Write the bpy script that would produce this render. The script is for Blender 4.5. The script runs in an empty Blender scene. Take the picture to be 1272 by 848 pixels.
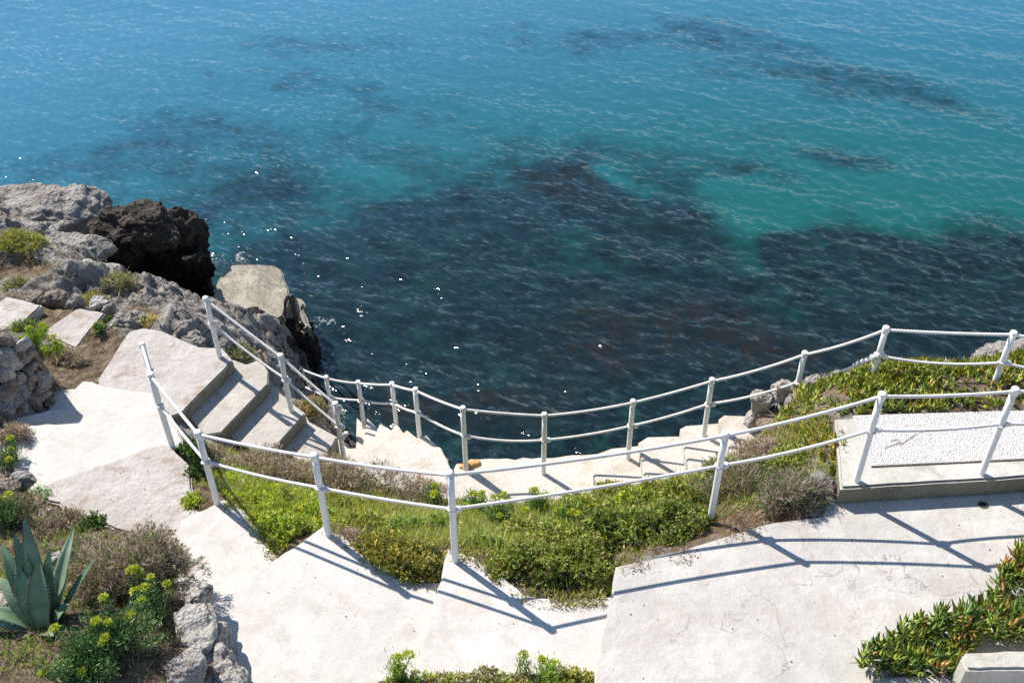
import bpy, bmesh, math
import numpy as np
from mathutils import Vector, Matrix

rng = np.random.default_rng(7)
scene = bpy.context.scene
COL = scene.collection

# ------------------------------------------------------------------ camera model
FPX, CX, CY, CAMH = 1300.0, 636.0, 424.0, 6.8
_v = np.array([651.2 - CX, 1986.3 - CY, FPX]); _v /= np.linalg.norm(_v)
_z = np.array([0, 0, 1.0]); _F = _z - _v * (_z @ _v); _F /= np.linalg.norm(_F)
_R = np.cross(_v, _F); _R *= np.sign(_R[0]); _U = -_v

def ray(x, y):
    x = np.asarray(x, float); y = np.asarray(y, float)
    v = np.stack([x - CX, y - CY, np.full(x.shape, FPX)], -1)
    r = np.stack([v @ _R, v @ _F, v @ _U], -1)
    return r / np.linalg.norm(r, axis=-1, keepdims=True)

def at(x, y, z):
    r = ray(x, y)
    return np.array([0, 0, CAMH]) + r * ((z - CAMH) / r[..., 2:3])

def px(pts, z):
    return [tuple(at(p[0], p[1], z)[:2]) for p in pts]

# ------------------------------------------------------------------ noise (numpy)
def _hash(i, j, k, s):
    h = (i * 374761393 + j * 668265263 + k * 2147483647 * 3 + s * 974634777) & 0xFFFFFFFF
    h = ((h ^ (h >> 13)) * 1274126177) & 0xFFFFFFFF
    h = ((h ^ (h >> 16)) * 2246822519) & 0xFFFFFFFF
    return ((h ^ (h >> 15)) & 0xFFFFFF) / float(0xFFFFFF)

def vnoise(p, seed=0):
    p = np.asarray(p, float); q = np.floor(p).astype(np.int64); f = p - q
    u = f * f * f * (f * (f * 6 - 15) + 10); r = 0
    for dx in (0, 1):
        wx = u[:, 0] if dx else 1 - u[:, 0]
        for dy in (0, 1):
            wy = u[:, 1] if dy else 1 - u[:, 1]
            for dz in (0, 1):
                wz = u[:, 2] if dz else 1 - u[:, 2]
                r = r + wx * wy * wz * _hash(q[:, 0] + dx, q[:, 1] + dy, q[:, 2] + dz, seed)
    return r * 2 - 1

def fbm(p, octv=4, seed=0, gain=.5, ridged=False):
    a, s, r, t = 1.0, 1.0, 0, 0
    for o in range(octv):
        n = vnoise(np.asarray(p) * s + 17.3 * o, seed + o)
        r = r + a * ((1 - 2 * np.abs(n)) if ridged else n); t += a; a *= gain; s *= 2.03
    return r / t

# ------------------------------------------------------------------ mesh helpers
def raw_mesh(name, V, F, mat, smooth=False, col=None, extra=None):
    """V (n,3); F list of index arrays, each (m,k)."""
    if not isinstance(F, (list, tuple)): F = [F]
    F = [f for f in F if len(f)]
    me = bpy.data.meshes.new(name)
    me.vertices.add(len(V)); me.vertices.foreach_set('co', np.ascontiguousarray(V, np.float32).ravel())
    loops = np.concatenate([f.ravel() for f in F]).astype(np.int32)
    tot = np.concatenate([np.full(len(f), f.shape[1], np.int32) for f in F])
    start = np.concatenate([[0], np.cumsum(tot)[:-1]]).astype(np.int32)
    me.loops.add(len(loops)); me.loops.foreach_set('vertex_index', loops)
    me.polygons.add(len(tot)); me.polygons.foreach_set('loop_start', start)
    me.polygons.foreach_set('loop_total', tot)
    me.polygons.foreach_set('use_smooth', np.full(len(tot), smooth))
    me.update(calc_edges=True)
    if col is not None:
        at_ = me.color_attributes.new('Col', 'FLOAT_COLOR', 'POINT')
        c = np.ones((len(V), 4), np.float32); c[:, :3] = col
        at_.data.foreach_set('color', c.ravel())
    for k, vals in (extra or {}).items():
        a_ = me.attributes.new(k, 'FLOAT', 'POINT'); a_.data.foreach_set('value', np.asarray(vals, np.float32))
    me.materials.append(mat)
    return me

def link(name, me, parent=None):
    o = bpy.data.objects.new(name, me); COL.objects.link(o)
    if parent is not None: o.parent = parent
    return o

def tag(o, label=None, cat=None, group=None, kind=None):
    if label: o['label'] = label
    if cat: o['category'] = cat
    if group: o['group'] = group
    if kind: o['kind'] = kind
    return o

def empty(name, loc, label, cat, group=None):
    o = bpy.data.objects.new(name, None); o.empty_display_size = .1
    COL.objects.link(o); o.location = loc
    return tag(o, label, cat, group)

def loc_of(o):
    r = np.zeros(3)
    while o is not None: r = r + np.array(o.location); o = o.parent
    return r

class Geo:
    def __init__(s): s.V, s.F, s.C, s.n = [], {}, [], 0
    def add(s, V, F, C=None):
        V = np.asarray(V, float)
        for f in (F if isinstance(F, list) else [F]):
            if len(f): s.F.setdefault(f.shape[1], []).append(np.asarray(f) + s.n)
        s.V.append(V)
        if C is not None: s.C.append(np.broadcast_to(C, (len(V), 3)))
        s.n += len(V)
    def make(s, name, mat, parent=None, smooth=False):
        V = np.concatenate(s.V) - loc_of(parent)
        F = [np.concatenate(v) for v in s.F.values()]
        C = np.concatenate(s.C) if s.C else None
        return link(name, raw_mesh(name, V, F, mat, smooth, C), parent)

def in_poly(xy, poly):
    x, y = xy[:, 0], xy[:, 1]; r = np.zeros(len(xy), bool); n = len(poly)
    for i in range(n):
        x0, y0 = poly[i]; x1, y1 = poly[(i + 1) % n]
        c = (y0 > y) != (y1 > y)
        with np.errstate(divide='ignore', invalid='ignore'):
            r ^= c & (x < (x1 - x0) * (y - y0) / (y1 - y0 + 1e-12) + x0)
    return r

def resample(poly, step, jit, seed=0):
    r = np.random.default_rng(seed); out = []; n = len(poly)
    for i in range(n):
        a, b = np.array(poly[i]), np.array(poly[(i + 1) % n]); L = np.hypot(*(b - a))
        k = max(1, int(L / step)); nrm = np.array([-(b - a)[1], (b - a)[0]]) / max(L, 1e-6)
        for j in range(k):
            out.append(a + (b - a) * j / k + nrm * r.normal(0, jit) * (1 if j else .6))
    return out

CLAMP = []
def slab_mesh(name, poly, ztop, zbot, mat, jit=.006, step=.09, bevel=.014, seed=0, parent=None, riser=None):
    pts = resample(poly, step, jit, seed)
    bm = bmesh.new(); o = loc_of(parent)
    top = [bm.verts.new((p[0] - o[0], p[1] - o[1], ztop - o[2])) for p in pts]
    bot = [bm.verts.new((p[0] - o[0], p[1] - o[1], zbot - o[2])) for p in pts]
    f = bm.faces.new(top)
    if f.normal.length == 0: f.normal_update()
    bm.faces.new(bot[::-1]); n = len(pts)
    for i in range(n):
        bm.faces.new((top[i], bot[i], bot[(i + 1) % n], top[(i + 1) % n]))
    bmesh.ops.recalc_face_normals(bm, faces=bm.faces[:])
    es = [e for e in bm.edges if e.verts[0] in set(top) and e.verts[1] in set(top)]
    bmesh.ops.bevel(bm, geom=es, offset=bevel, segments=2, affect='EDGES', clamp_overlap=True)
    bmesh.ops.triangulate(bm, faces=[f for f in bm.faces if len(f.verts) > 4])
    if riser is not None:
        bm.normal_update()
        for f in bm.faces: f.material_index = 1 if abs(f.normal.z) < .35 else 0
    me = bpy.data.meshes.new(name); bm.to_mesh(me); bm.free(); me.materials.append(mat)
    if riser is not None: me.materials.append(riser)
    CLAMP.append((poly, ztop - .05))
    return link(name, me, parent)

def tube(path, rad, seg=10, cap=True, lobes=0, pitch=.09, amp=.2):
    """swept tube along a polyline; rad scalar or array; lobes give a twisted rope"""
    P = np.asarray(path, float); n = len(P); rad = np.broadcast_to(rad, (n,)).astype(float)
    T = np.gradient(P, axis=0); T /= np.linalg.norm(T, axis=1, keepdims=True) + 1e-12
    ref = np.array([0, 0, 1.0]) if abs(T[:, 2]).mean() < .85 else np.array([1.0, 0, 0])
    A = np.cross(T, ref); A /= np.linalg.norm(A, axis=1, keepdims=True) + 1e-12; B = np.cross(T, A)
    th = np.arange(seg) * 2 * math.pi / seg
    rr = np.repeat(rad[:, None], seg, 1)
    if lobes:
        s = np.concatenate([[0], np.cumsum(np.linalg.norm(np.diff(P, axis=0), axis=1))])
        rr = rr * (1 - amp * .5 + amp * np.abs(np.cos(lobes * .5 * (th[None] - 2 * math.pi * s[:, None] / pitch))))
    V = P[:, None] + rr[..., None] * (A[:, None] * np.cos(th)[None, :, None] + B[:, None] * np.sin(th)[None, :, None])
    i = np.arange(n - 1)[:, None] * seg; j = np.arange(seg)[None]; jn = (j + 1) % seg
    F = [np.stack([i + j, i + jn, i + seg + jn, i + seg + j], -1).reshape(-1, 4)]
    V = V.reshape(-1, 3)
    if cap:
        V = np.concatenate([V, P[:1], P[-1:]]); c0, c1 = n * seg, n * seg + 1; jj = np.arange(seg); jm = (jj + 1) % seg
        F.append(np.concatenate([np.stack([np.full(seg, c0), jm, jj], -1), np.stack([np.full(seg, c1), (n - 1) * seg + jj, (n - 1) * seg + jm], -1)]))
    return V, F

_ico = {}
def ico(sub):
    if sub not in _ico:
        bm = bmesh.new(); bmesh.ops.create_icosphere(bm, subdivisions=sub, radius=1)
        V = np.array([v.co[:] for v in bm.verts]); F = np.array([[v.index for v in f.verts] for f in bm.faces]); bm.free()
        _ico[sub] = (V, F)
    return _ico[sub]

def rotz(a):
    c, s = math.cos(a), math.sin(a); return np.array([[c, -s, 0], [s, c, 0], [0, 0, 1]])

def rock_verts(radii, seed, sub=5, cuts=12, rough=.10, fine=.03, strata=0.0):
    V, F = ico(sub); r = np.random.default_rng(seed); p = V.copy()
    p = np.sign(p) * np.abs(p) ** .8
    for _ in range(cuts):
        n = r.normal(size=3); n /= np.linalg.norm(n); d = r.uniform(.55, .95)
        e = np.maximum(0, p @ n - d); p = p - e[:, None] * n * .92
    p = p * np.array(radii); m = float(np.mean(radii))
    N = V / np.linalg.norm(V, axis=1, keepdims=True)
    p = p + N * (m * rough * 1.6 * fbm(p / m * 1.3 + seed, 4, seed, ridged=True))[:, None]
    p = p + N * (m * fine * 2 * fbm(p / m * 6 + seed, 3, seed + 9, gain=.65))[:, None]
    if strata: p = p + N * (strata * np.abs(vnoise(p * np.array([1.5, 1.5, 9.0]) / m + seed, seed + 3)) * m)[:, None]
    return p, F

# ------------------------------------------------------------------ materials
def new_mat(name):
    m = bpy.data.materials.new(name); m.use_nodes = True
    nt = m.node_tree; nt.nodes.clear()
    out = nt.nodes.new('ShaderNodeOutputMaterial'); b = nt.nodes.new('ShaderNodeBsdfPrincipled')
    nt.links.new(b.outputs[0], out.inputs[0]); b.inputs['Roughness'].default_value = .8
    b.inputs['Specular IOR Level'].default_value = .3
    return m, nt, b, out

class NT:
    def __init__(s, nt): s.nt = nt; s.pos = None
    def n(s, t, **k):
        x = s.nt.nodes.new(t)
        for a, v in k.items(): setattr(x, a, v)
        return x
    def l(s, a, b): s.nt.links.new(a, b)
    def P(s):
        if s.pos is None: s.pos = s.n('ShaderNodeNewGeometry').outputs['Position']
        return s.pos
    def noise(s, scale, detail=4, rough=.55, vec=None, dist=0):
        x = s.n('ShaderNodeTexNoise'); x.inputs['Scale'].default_value = scale; x.inputs['Detail'].default_value = detail
        x.inputs['Roughness'].default_value = rough; x.inputs['Distortion'].default_value = dist
        s.l(vec or s.P(), x.inputs['Vector']); return x.outputs[0]
    def vor(s, scale, feature='F1', vec=None):
        x = s.n('ShaderNodeTexVoronoi', feature=feature); x.inputs['Scale'].default_value = scale
        s.l(vec or s.P(), x.inputs['Vector']); return x
    def ramp(s, f, stops):
        x = s.n('ShaderNodeValToRGB'); e = x.color_ramp.elements
        while len(e) < len(stops): e.new(.5)
        for i, (p, c) in enumerate(stops):
            e[i].position = p; e[i].color = (*c, 1) if len(c) == 3 else c
        s.l(f, x.inputs[0]); return x.outputs[0]
    def rng(s, f, a, b, c=0, d=1):
        x = s.n('ShaderNodeMapRange'); s.l(f, x.inputs[0])
        for i, v in enumerate((a, b, c, d)): x.inputs[i + 1].default_value = v
        return x.outputs[0]
    def mix(s, f, a, b, mode='MIX'):
        x = s.n('ShaderNodeMix', data_type='RGBA', blend_type=mode)
        for inp, v in ((0, f), (6, a), (7, b)):
            if hasattr(v, 'links') or hasattr(v, 'is_linked'): s.l(v, x.inputs[inp])
            elif inp == 0: x.inputs[0].default_value = v
            else: x.inputs[inp].default_value = (*v, 1)
        return x.outputs[2]
    def math(s, op, a, b=None):
        x = s.n('ShaderNodeMath', operation=op)
        for i, v in enumerate((a, b)):
            if v is None: continue
            if hasattr(v, 'is_linked'): s.l(v, x.inputs[i])
            else: x.inputs[i].default_value = v
        return x.outputs[0]
    def bump(s, h, strength, dist, normal=None):
        x = s.n('ShaderNodeBump'); x.inputs['Strength'].default_value = strength; x.inputs['Distance'].default_value = dist
        s.l(h, x.inputs['Height'])
        if normal is not None: s.l(normal, x.inputs['Normal'])
        return x.outputs[0]
    def attr(s, name, out='Color'):
        x = s.n('ShaderNodeAttribute', attribute_name=name); return x.outputs[out]
    def scale(s, v, sc):
        x = s.n('ShaderNodeVectorMath', operation='MULTIPLY'); s.l(v, x.inputs[0]); x.inputs[1].default_value = sc; return x.outputs[0]

def concrete(name, a, b, patch=(.40, .32, .26), patch_amt=.5, crack=.5, bump=.5):
    m, nt, bs, out = new_mat(name); k = NT(nt)
    c = k.mix(k.rng(k.noise(1.1, 6, .65), .36, .64), a, b)
    c = k.mix(k.rng(k.noise(3.8, 6, .72, dist=.5), .42, .68, 0, .5), c, tuple(x * .80 for x in b))
    c = k.mix(k.math('MULTIPLY', k.rng(k.noise(2.6, 7, .72, dist=.6), .52, .62), patch_amt), c, patch)
    g = k.noise(95, 3, .7)
    c = k.mix(k.rng(g, .35, .6, .17, 0), c, (.30, .27, .24))
    pit = k.math('MULTIPLY', k.rng(k.noise(38, 2, .5), .66, .72), k.rng(k.noise(3.3, 3), .45, .6))
    c = k.mix(k.math('MULTIPLY', pit, .55), c, (.26, .22, .19))
    if crack:
        w = k.n('ShaderNodeVectorMath', operation='ADD'); nz = k.n('ShaderNodeTexNoise'); nz.inputs['Scale'].default_value = 3.5; nz.inputs['Detail'].default_value = 5
        k.l(k.P(), nz.inputs['Vector']); k.l(k.scale(nz.outputs['Color'], (.55, .55, .55)), w.inputs[0]); k.l(k.P(), w.inputs[1])
        v = k.vor(1.5, 'DISTANCE_TO_EDGE', w.outputs[0])
        cr = k.math('MULTIPLY', k.rng(v.outputs['Distance'], .003, .012, 1, 0), k.rng(k.noise(.9, 2), .46, .6))
        c = k.mix(k.math('MULTIPLY', cr, crack), c, (.20, .17, .15))
    k.l(c, bs.inputs['Base Color']); bs.inputs['Roughness'].default_value = .88; bs.inputs['Specular IOR Level'].default_value = .2
    h = k.math('ADD', k.math('MULTIPLY', k.noise(7, 6, .62), 1.0), k.math('MULTIPLY', g, .12))
    k.l(k.bump(h, bump, .035), bs.inputs['Normal'])
    return m

M = {}
M['terrace'] = concrete('terrace concrete', (.63, .595, .55), (.49, .455, .42), patch=(.46, .39, .34), patch_amt=.5, crack=.6)
M['smooth'] = concrete('smooth path concrete', (.66, .625, .58), (.56, .525, .485), patch=(.46, .39, .33), patch_amt=.45, crack=0, bump=.35)
M['rough'] = concrete('worn path concrete', (.58, .535, .50), (.47, .42, .385), patch=(.33, .24, .18), patch_amt=.75, crack=.25, bump=1.0)
M['step'] = concrete('step concrete', (.55, .505, .455), (.47, .43, .385), patch=(.36, .33, .25), patch_amt=.55, crack=.2, bump=.8)
M['lowpath'] = concrete('whitewashed path concrete', (.68, .635, .575), (.58, .53, .465), patch=(.46, .38, .28), patch_amt=.45, crack=0, bump=.7)
M['kerb'] = concrete('platform kerb concrete', (.64, .61, .56), (.52, .49, .42), patch=(.30, .28, .20), patch_amt=.5, crack=.3)
M['riser'] = concrete('weathered shade-darkened riser concrete', (.27, .25, .19), (.17, .155, .115), patch=(.11, .10, .07), patch_amt=.75, crack=0, bump=.8)  # for vertical faces: weathering stains plus shade darkened into the colour
M['jetty'] = concrete('wet jetty concrete', (.28, .24, .165), (.15, .125, .08), patch=(.40, .35, .26), patch_amt=.7, crack=0, bump=1.0)
for n_ in M['jetty'].node_tree.nodes:
    if n_.type == 'BSDF_PRINCIPLED': n_.inputs['Roughness'].default_value = .42; n_.inputs['Specular IOR Level'].default_value = .5

m, nt, bs, out = new_mat('white pebble panel'); k = NT(nt)
v = k.vor(78); c = k.mix(k.rng(v.outputs['Distance'], .38, .62), (.78, .765, .735), (.50, .47, .44))
c = k.mix(k.math('MULTIPLY', k.rng(k.noise(55, 1), .63, .68), .75), c, (.22, .20, .18))
k.l(c, bs.inputs['Base Color']); k.l(k.bump(k.rng(v.outputs['Distance'], 0, .6, 1, 0), .7, .012), bs.inputs['Normal']); M['pebble'] = m

m, nt, bs, out = new_mat('white painted metal'); k = NT(nt)
c = k.mix(k.rng(k.noise(6, 4), .35, .7), (.84, .83, .82), (.77, .75, .73))
c = k.mix(k.math('MULTIPLY', k.rng(k.noise(23, 4, .7), .66, .74), .6), c, (.45, .33, .24))
st = k.math('MULTIPLY', k.rng(k.noise(3.0, 5, .7, vec=k.scale(k.P(), (6, 6, 1.2))), .62, .72), .28)
c = k.mix(st, c, (.50, .36, .25))
k.l(c, bs.inputs['Base Color']); bs.inputs['Roughness'].default_value = .6; k.l(k.bump(k.noise(30, 4, .6), .35, .012), bs.inputs['Normal']); M['paint'] = m

m, nt, bs, out = new_mat('white rope'); k = NT(nt)
c = k.mix(k.rng(k.noise(9, 4), .4, .75), (.74, .72, .70), (.62, .57, .53))
k.l(c, bs.inputs['Base Color']); bs.inputs['Roughness'].default_value = .85; k.l(k.bump(k.noise(220, 2), .3, .004), bs.inputs['Normal']); M['rope'] = m

def rock_mat(name, light, mid, dark, tint=(.30, .22, .16), tint_amt=.4):
    m, nt, bs, out = new_mat(name); k = NT(nt)
    c = k.ramp(k.noise(3.2, 8, .66, dist=.4), [(.27, dark), (.42, mid), (.60, light)])
    c = k.mix(k.math('MULTIPLY', k.rng(k.noise(1.6, 5, .6), .52, .66), tint_amt), c, tint)
    c = k.mix(k.math('MULTIPLY', k.rng(k.noise(17, 5, .7), .58, .68), .55), c, dark)
    sz_ = k.n('ShaderNodeSeparateXYZ'); k.l(k.P(), sz_.inputs[0]); wz = k.math('ADD', sz_.outputs['Z'], k.math('MULTIPLY', k.noise(2.5, 4), .9))
    tide = k.rng(wz, -3.0, -2.55, 1, 0)
    v = k.vor(11); v2 = k.vor(31)
    h = k.math('ADD', k.noise(6, 9, .68), k.math('ADD', k.math('MULTIPLY', v.outputs['Distance'], .5), k.math('MULTIPLY', v2.outputs['Distance'], .22)))
    k.l(c, bs.inputs['Base Color']); bs.inputs['Roughness'].default_value = .92; bs.inputs['Specular IOR Level'].default_value = .15
    ck = k.vor(2.6, 'DISTANCE_TO_EDGE', k.n('ShaderNodeVectorMath', operation='ADD').outputs[0])
    va = ck.inputs['Vector'].links[0].from_node; nz = k.n('ShaderNodeTexNoise'); nz.inputs['Scale'].default_value = 3; nz.inputs['Detail'].default_value = 6
    k.l(k.P(), nz.inputs['Vector']); k.l(k.scale(nz.outputs['Color'], (.5, .5, .9)), va.inputs[0]); k.l(k.scale(k.P(), (1, 1, 2.2)), va.inputs[1])
    cr = k.rng(ck.outputs['Distance'], 0, .035, 1, 0)
    cr = k.math('MULTIPLY', cr, k.rng(k.noise(1.7, 3), .46, .6))
    c = k.mix(k.math('MULTIPLY', cr, .6), c, tuple(x * .4 for x in dark)); c = k.mix(k.math('MULTIPLY', tide, .88), c, (.022, .019, .016)); k.l(c, bs.inputs['Base Color'])
    h = k.math('SUBTRACT', h, k.math('MULTIPLY', cr, .35))
    k.l(k.bump(h, 1.0, .16), bs.inputs['Normal']); return m
M['rock'] = rock_mat('grey limestone', (.50, .465, .43), (.36, .33, .305), (.16, .14, .125))
M['rockdark'] = rock_mat('dark sea rock', (.15, .125, .105), (.062, .052, .045), (.016, .014, .012), tint=(.16, .11, .06))
M['rockpale'] = rock_mat('pale limestone', (.66, .62, .57), (.53, .485, .44), (.28, .24, .21), tint=(.42, .28, .17), tint_amt=.5)
M['rockred'] = rock_mat('reddish field stone', (.40, .34, .29), (.30, .24, .20), (.13, .10, .085), tint=(.38, .21, .10), tint_amt=.6)

# terrain : rock / soil by attribute, wet dark band by height at the waterline
m, nt, bs, out = new_mat('rocky ground'); k = NT(nt)
rk = k.ramp(k.noise(3.0, 9, .66, dist=.4), [(.30, (.15, .128, .115)), (.46, (.34, .31, .285)), (.64, (.50, .465, .43))])
rk = k.mix(k.math('MULTIPLY', k.rng(k.noise(1.4, 5, .6), .52, .66), .4), rk, (.33, .245, .18))
rk = k.mix(k.math('MULTIPLY', k.rng(k.noise(17, 5, .7), .58, .68), .5), rk, (.13, .11, .10))
so = k.ramp(k.noise(7, 8, .7), [(.3, (.10, .07, .045)), (.5, (.22, .16, .11)), (.72, (.36, .28, .20))])
sepz = k.n('ShaderNodeSeparateXYZ'); k.l(k.P(), sepz.inputs[0])
wet = k.math('ADD', sepz.outputs['Z'], k.math('MULTIPLY', k.noise(2.0, 4), 1.3))
mask = k.rng(k.math('ADD', k.attr('soil', 'Fac'), k.math('MULTIPLY', k.math('SUBTRACT', k.noise(5, 5), .5), .9)), .42, .58)
c = k.mix(mask, rk, so)
c = k.mix(k.rng(wet, -3.2, -1.9, 1, 0), c, k.ramp(k.noise(5, 6, .7), [(.35, (.022, .019, .017)), (.65, (.10, .08, .06))]))
v = k.vor(9); h = k.math('ADD', k.noise(6, 9, .68), k.math('MULTIPLY', v.outputs['Distance'], .5))
k.l(c, bs.inputs['Base Color']); bs.inputs['Roughness'].default_value = .93; bs.inputs['Specular IOR Level'].default_value = .12
ck = k.vor(1.9, 'DISTANCE_TO_EDGE', k.n('ShaderNodeVectorMath', operation='ADD').outputs[0])
va = ck.inputs['Vector'].links[0].from_node; nz = k.n('ShaderNodeTexNoise'); nz.inputs['Scale'].default_value = 2.5; nz.inputs['Detail'].default_value = 7
k.l(k.P(), nz.inputs['Vector']); k.l(k.scale(nz.outputs['Color'], (.7, .7, .9)), va.inputs[0]); k.l(k.scale(k.P(), (1, 1.6, 2.4)), va.inputs[1])
cr = k.math('MULTIPLY', k.math('MULTIPLY', k.rng(ck.outputs['Distance'], 0, .04, 1, 0), k.rng(mask, 0, 1, 1, 0)), k.rng(k.noise(1.5, 3), .45, .6))
c = k.mix(k.math('MULTIPLY', cr, .75), c, (.045, .038, .034)); k.l(c, bs.inputs['Base Color'])
h = k.math('SUBTRACT', h, k.math('MULTIPLY', cr, .35))
k.l(k.bump(h, 1.0, .16), bs.inputs['Normal']); M['ground'] = m

def leaf_mat(name, rough=.55, trans=.25, spec=.35):
    m, nt, bs, out = new_mat(name); k = NT(nt)
    c = k.attr('Col'); k.l(c, bs.inputs['Base Color']); bs.inputs['Roughness'].default_value = rough; bs.inputs['Specular IOR Level'].default_value = spec
    if trans:
        t = k.n('ShaderNodeBsdfTranslucent'); k.l(k.mix(1.0, c, (1.25, 1.3, .55), 'MULTIPLY'), t.inputs[0])
        x = k.n('ShaderNodeMixShader'); x.inputs[0].default_value = trans
        k.l(bs.outputs[0], x.inputs[1]); k.l(t.outputs[0], x.inputs[2]); k.l(x.outputs[0], out.inputs[0])
    return m
M['leaf'] = leaf_mat('leaf'); M['dry'] = leaf_mat('dry twig', .8, .1, .15); M['succ'] = leaf_mat('succulent leaf', .38, .18, .5)
m, nt, bs, out = new_mat('agave leaf'); k = NT(nt)
c = k.mix(k.rng(k.noise(5, 5, .6), .35, .65), k.attr('Col'), (.10, .155, .115)); c = k.mix(.55, k.attr('Col'), c)
k.l(c, bs.inputs['Base Color']); bs.inputs['Roughness'].default_value = .45; M['agave'] = m

def flat_mat(name, col, rough=.8, metal=0, var=.25):
    m, nt, bs, out = new_mat(name); k = NT(nt)
    c = k.mix(k.rng(k.noise(14, 5), .3, .7), tuple(x * (1 - var) for x in col), tuple(x * (1 + var) for x in col))
    k.l(c, bs.inputs['Base Color']); bs.inputs['Roughness'].default_value = rough; bs.inputs['Metallic'].default_value = metal; return m
M['mortar'] = flat_mat('earth mortar', (.12, .09, .065))
M['rust'] = flat_mat('ochre stone', (.52, .31, .11), .8)
M['iron'] = flat_mat('weathered iron', (.16, .13, .11), .55, .3)
M['drain'] = flat_mat('drain hole shade', (.03, .028, .025), .7)
M['wood'] = flat_mat('weathered wood', (.36, .25, .17), .85)

# ------------------------------------------------------------------ terrain surface (radial basis interpolation of surveyed points)
SEA = -4.6
TP = []
for X, Y, Z in [  # image x, image y, height
    (800,700,-.08),(900,668,-.05),(985,640,-.03),(1020,600,.02),(602,695,-.20),(650,740,-.17),(560,682,-.22),(425,665,-.33),(480,708,-.33),
    (290,620,-.5),(325,665,-.45),(243,600,-.56),(232,565,-.70),(440,582,-1.8),(520,612,-1.9),(600,620,-2.0),(660,618,-2.02),(720,612,-2.0),
    (790,607,-1.78),(850,595,-1.5),(905,575,-1.2),(700,660,-.95),(600,652,-1.05),(480,640,-1.05),(800,640,-.8),(880,610,-.6),(350,605,-1.15),
    (300,590,-1.15),(290,570,-1.5),(250,545,-1.3),(345,580,-1.65),(940,600,-.3),(960,560,-.4),(1000,540,-.15),(1040,560,.08),(1000,500,-.2),
    (960,510,-.65),(935,525,-.95),(1050,480,0),(1100,457,0),(1180,456,0),(1272,452,0),
    (230,415,-1.35),(250,400,-1.75),(280,400,-2.85),(300,425,-3.2),(310,396,-3.95),(330,400,-4.0),(330,440,-3.5),(200,372,-1.65),(160,352,-1.7),(232,378,-1.95),
    (90,450,-1.12),(60,470,-.98),(130,395,-1.18),(100,400,-1.22),(40,400,-1.2),(0,430,-1.05),(-80,450,-.85),(0,370,-1.35),(60,360,-1.5),
    (150,365,-1.5),(120,342,-1.75),(60,322,-1.85),(0,322,-1.8),(-120,330,-1.5),(0,290,-2.15),(60,292,-2.2),(122,325,-2.2),
    (45,775,0),(130,760,.03),(200,800,.05),(232,775,-.1),(0,848,.1),(60,700,-.12),(130,690,-.15),(0,690,-.12),(30,620,-.5),(0,600,-.5),
    (-60,640,-.2),(75,652,-.5),(215,700,-.32),(0,545,-.6)]:
    TP.append(at(X, Y, Z))
TP += [np.array(p, float) for p in [
    (-7,0,.3),(-3,1,.2),(0,1,-.3),(3,1,-.3),(9,1,-.3),(0,4,-.1),(-.2,4.3,-.08),(-1,4.2,-.1),(2,4.6,-.3),(4,4.5,-.3),(9,5,-.3),(.8,5.3,-.3),
    (3.8,8.4,-.9),(4,9.2,-3),(4.2,10,-5.5),(3.5,6.4,0),(5,6.3,0),(9,7.5,0),(9,8.5,-.8),(9,10.2,-5.5),(5.2,8.2,-.6),(5.4,9.6,-4.6),
    (.3,8.62,-2.6),(.3,9.1,-3.9),(.3,10,-5.6),(1.3,8.75,-2.5),(1.4,10,-5.6),(2.3,8.85,-2.1),(2.5,9.4,-3.6),(2.5,10.2,-5.6),
    (-.4,8.75,-2.8),(-.6,9.5,-4.1),(-1,10.6,-5.6),(-1.4,10.25,-4.0),(-1.6,11.3,-5.6),(-2.2,10.75,-4.5),(-2.2,11.6,-5.5),
    (-1.5,9,-2.8),(-2.1,9.6,-3.4),(-2.45,9.35,-2.1),(-2.0,8.95,-2.3),(-2.6,9.9,-2.9),
    (-2.95,10.8,-2.75),(-2.35,11.2,-4.9),(-3.3,11.8,-2.9),(-2.75,12.0,-5.1),(-3.75,12.9,-3.7),(-3.1,12.95,-5.4),(-3.3,13.6,-5.6),(-4.9,15.2,-5.5),(-3.8,14.8,-5.7),
    (-4.6,11.7,-2.2),(-5.1,12.5,-4.3),(-5.0,13.2,-4.8),(-5.6,13.2,-4.6),(-6.5,13.0,-2.6),(-4.6,13.2,-4.2),
    (-7.6,14.0,-2.5),(-8.2,15.3,-2.9),(-8,16.3,-3.6),(-8,17.4,-5.6),(-6.5,15.8,-5.3),(-5.6,15.6,-5.6),(-11,15,-2.4),(-11,17,-3.2),(-12,19,-5.6),(-16,14,-2),(-16,20,-5.5),
    (-6,4,.3),(-7,7,-.3),(-9,9,-.7),(-12,11,-1.0),(-13,6,.2),(-12,2,.4),(-14,-2,.5),(12,-2,0),(0,-2,-.3)]]
TP = np.array(TP)
def _rbf_fit():
    n = len(TP); D = np.sqrt(((TP[:, None, :2] - TP[None, :, :2]) ** 2).sum(-1) + .02)
    A = np.zeros((n + 3, n + 3)); A[:n, :n] = D - np.eye(n) * .04; A[:n, n] = 1; A[:n, n + 1:] = TP[:, :2]; A[n:, :n] = A[:n, n:].T
    return np.linalg.solve(A, np.concatenate([TP[:, 2], np.zeros(3)]))
_W = _rbf_fit()
def hgt(xy):
    xy = np.asarray(xy, float).reshape(-1, 2); out = np.empty(len(xy))
    for i in range(0, len(xy), 20000):
        q = xy[i:i + 20000]
        D = np.sqrt(((q[:, None] - TP[None, :, :2]) ** 2).sum(-1) + .02)
        out[i:i + 20000] = D @ _W[:len(TP)] + _W[len(TP)] + q @ _W[len(TP) + 1:]
    return out
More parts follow.
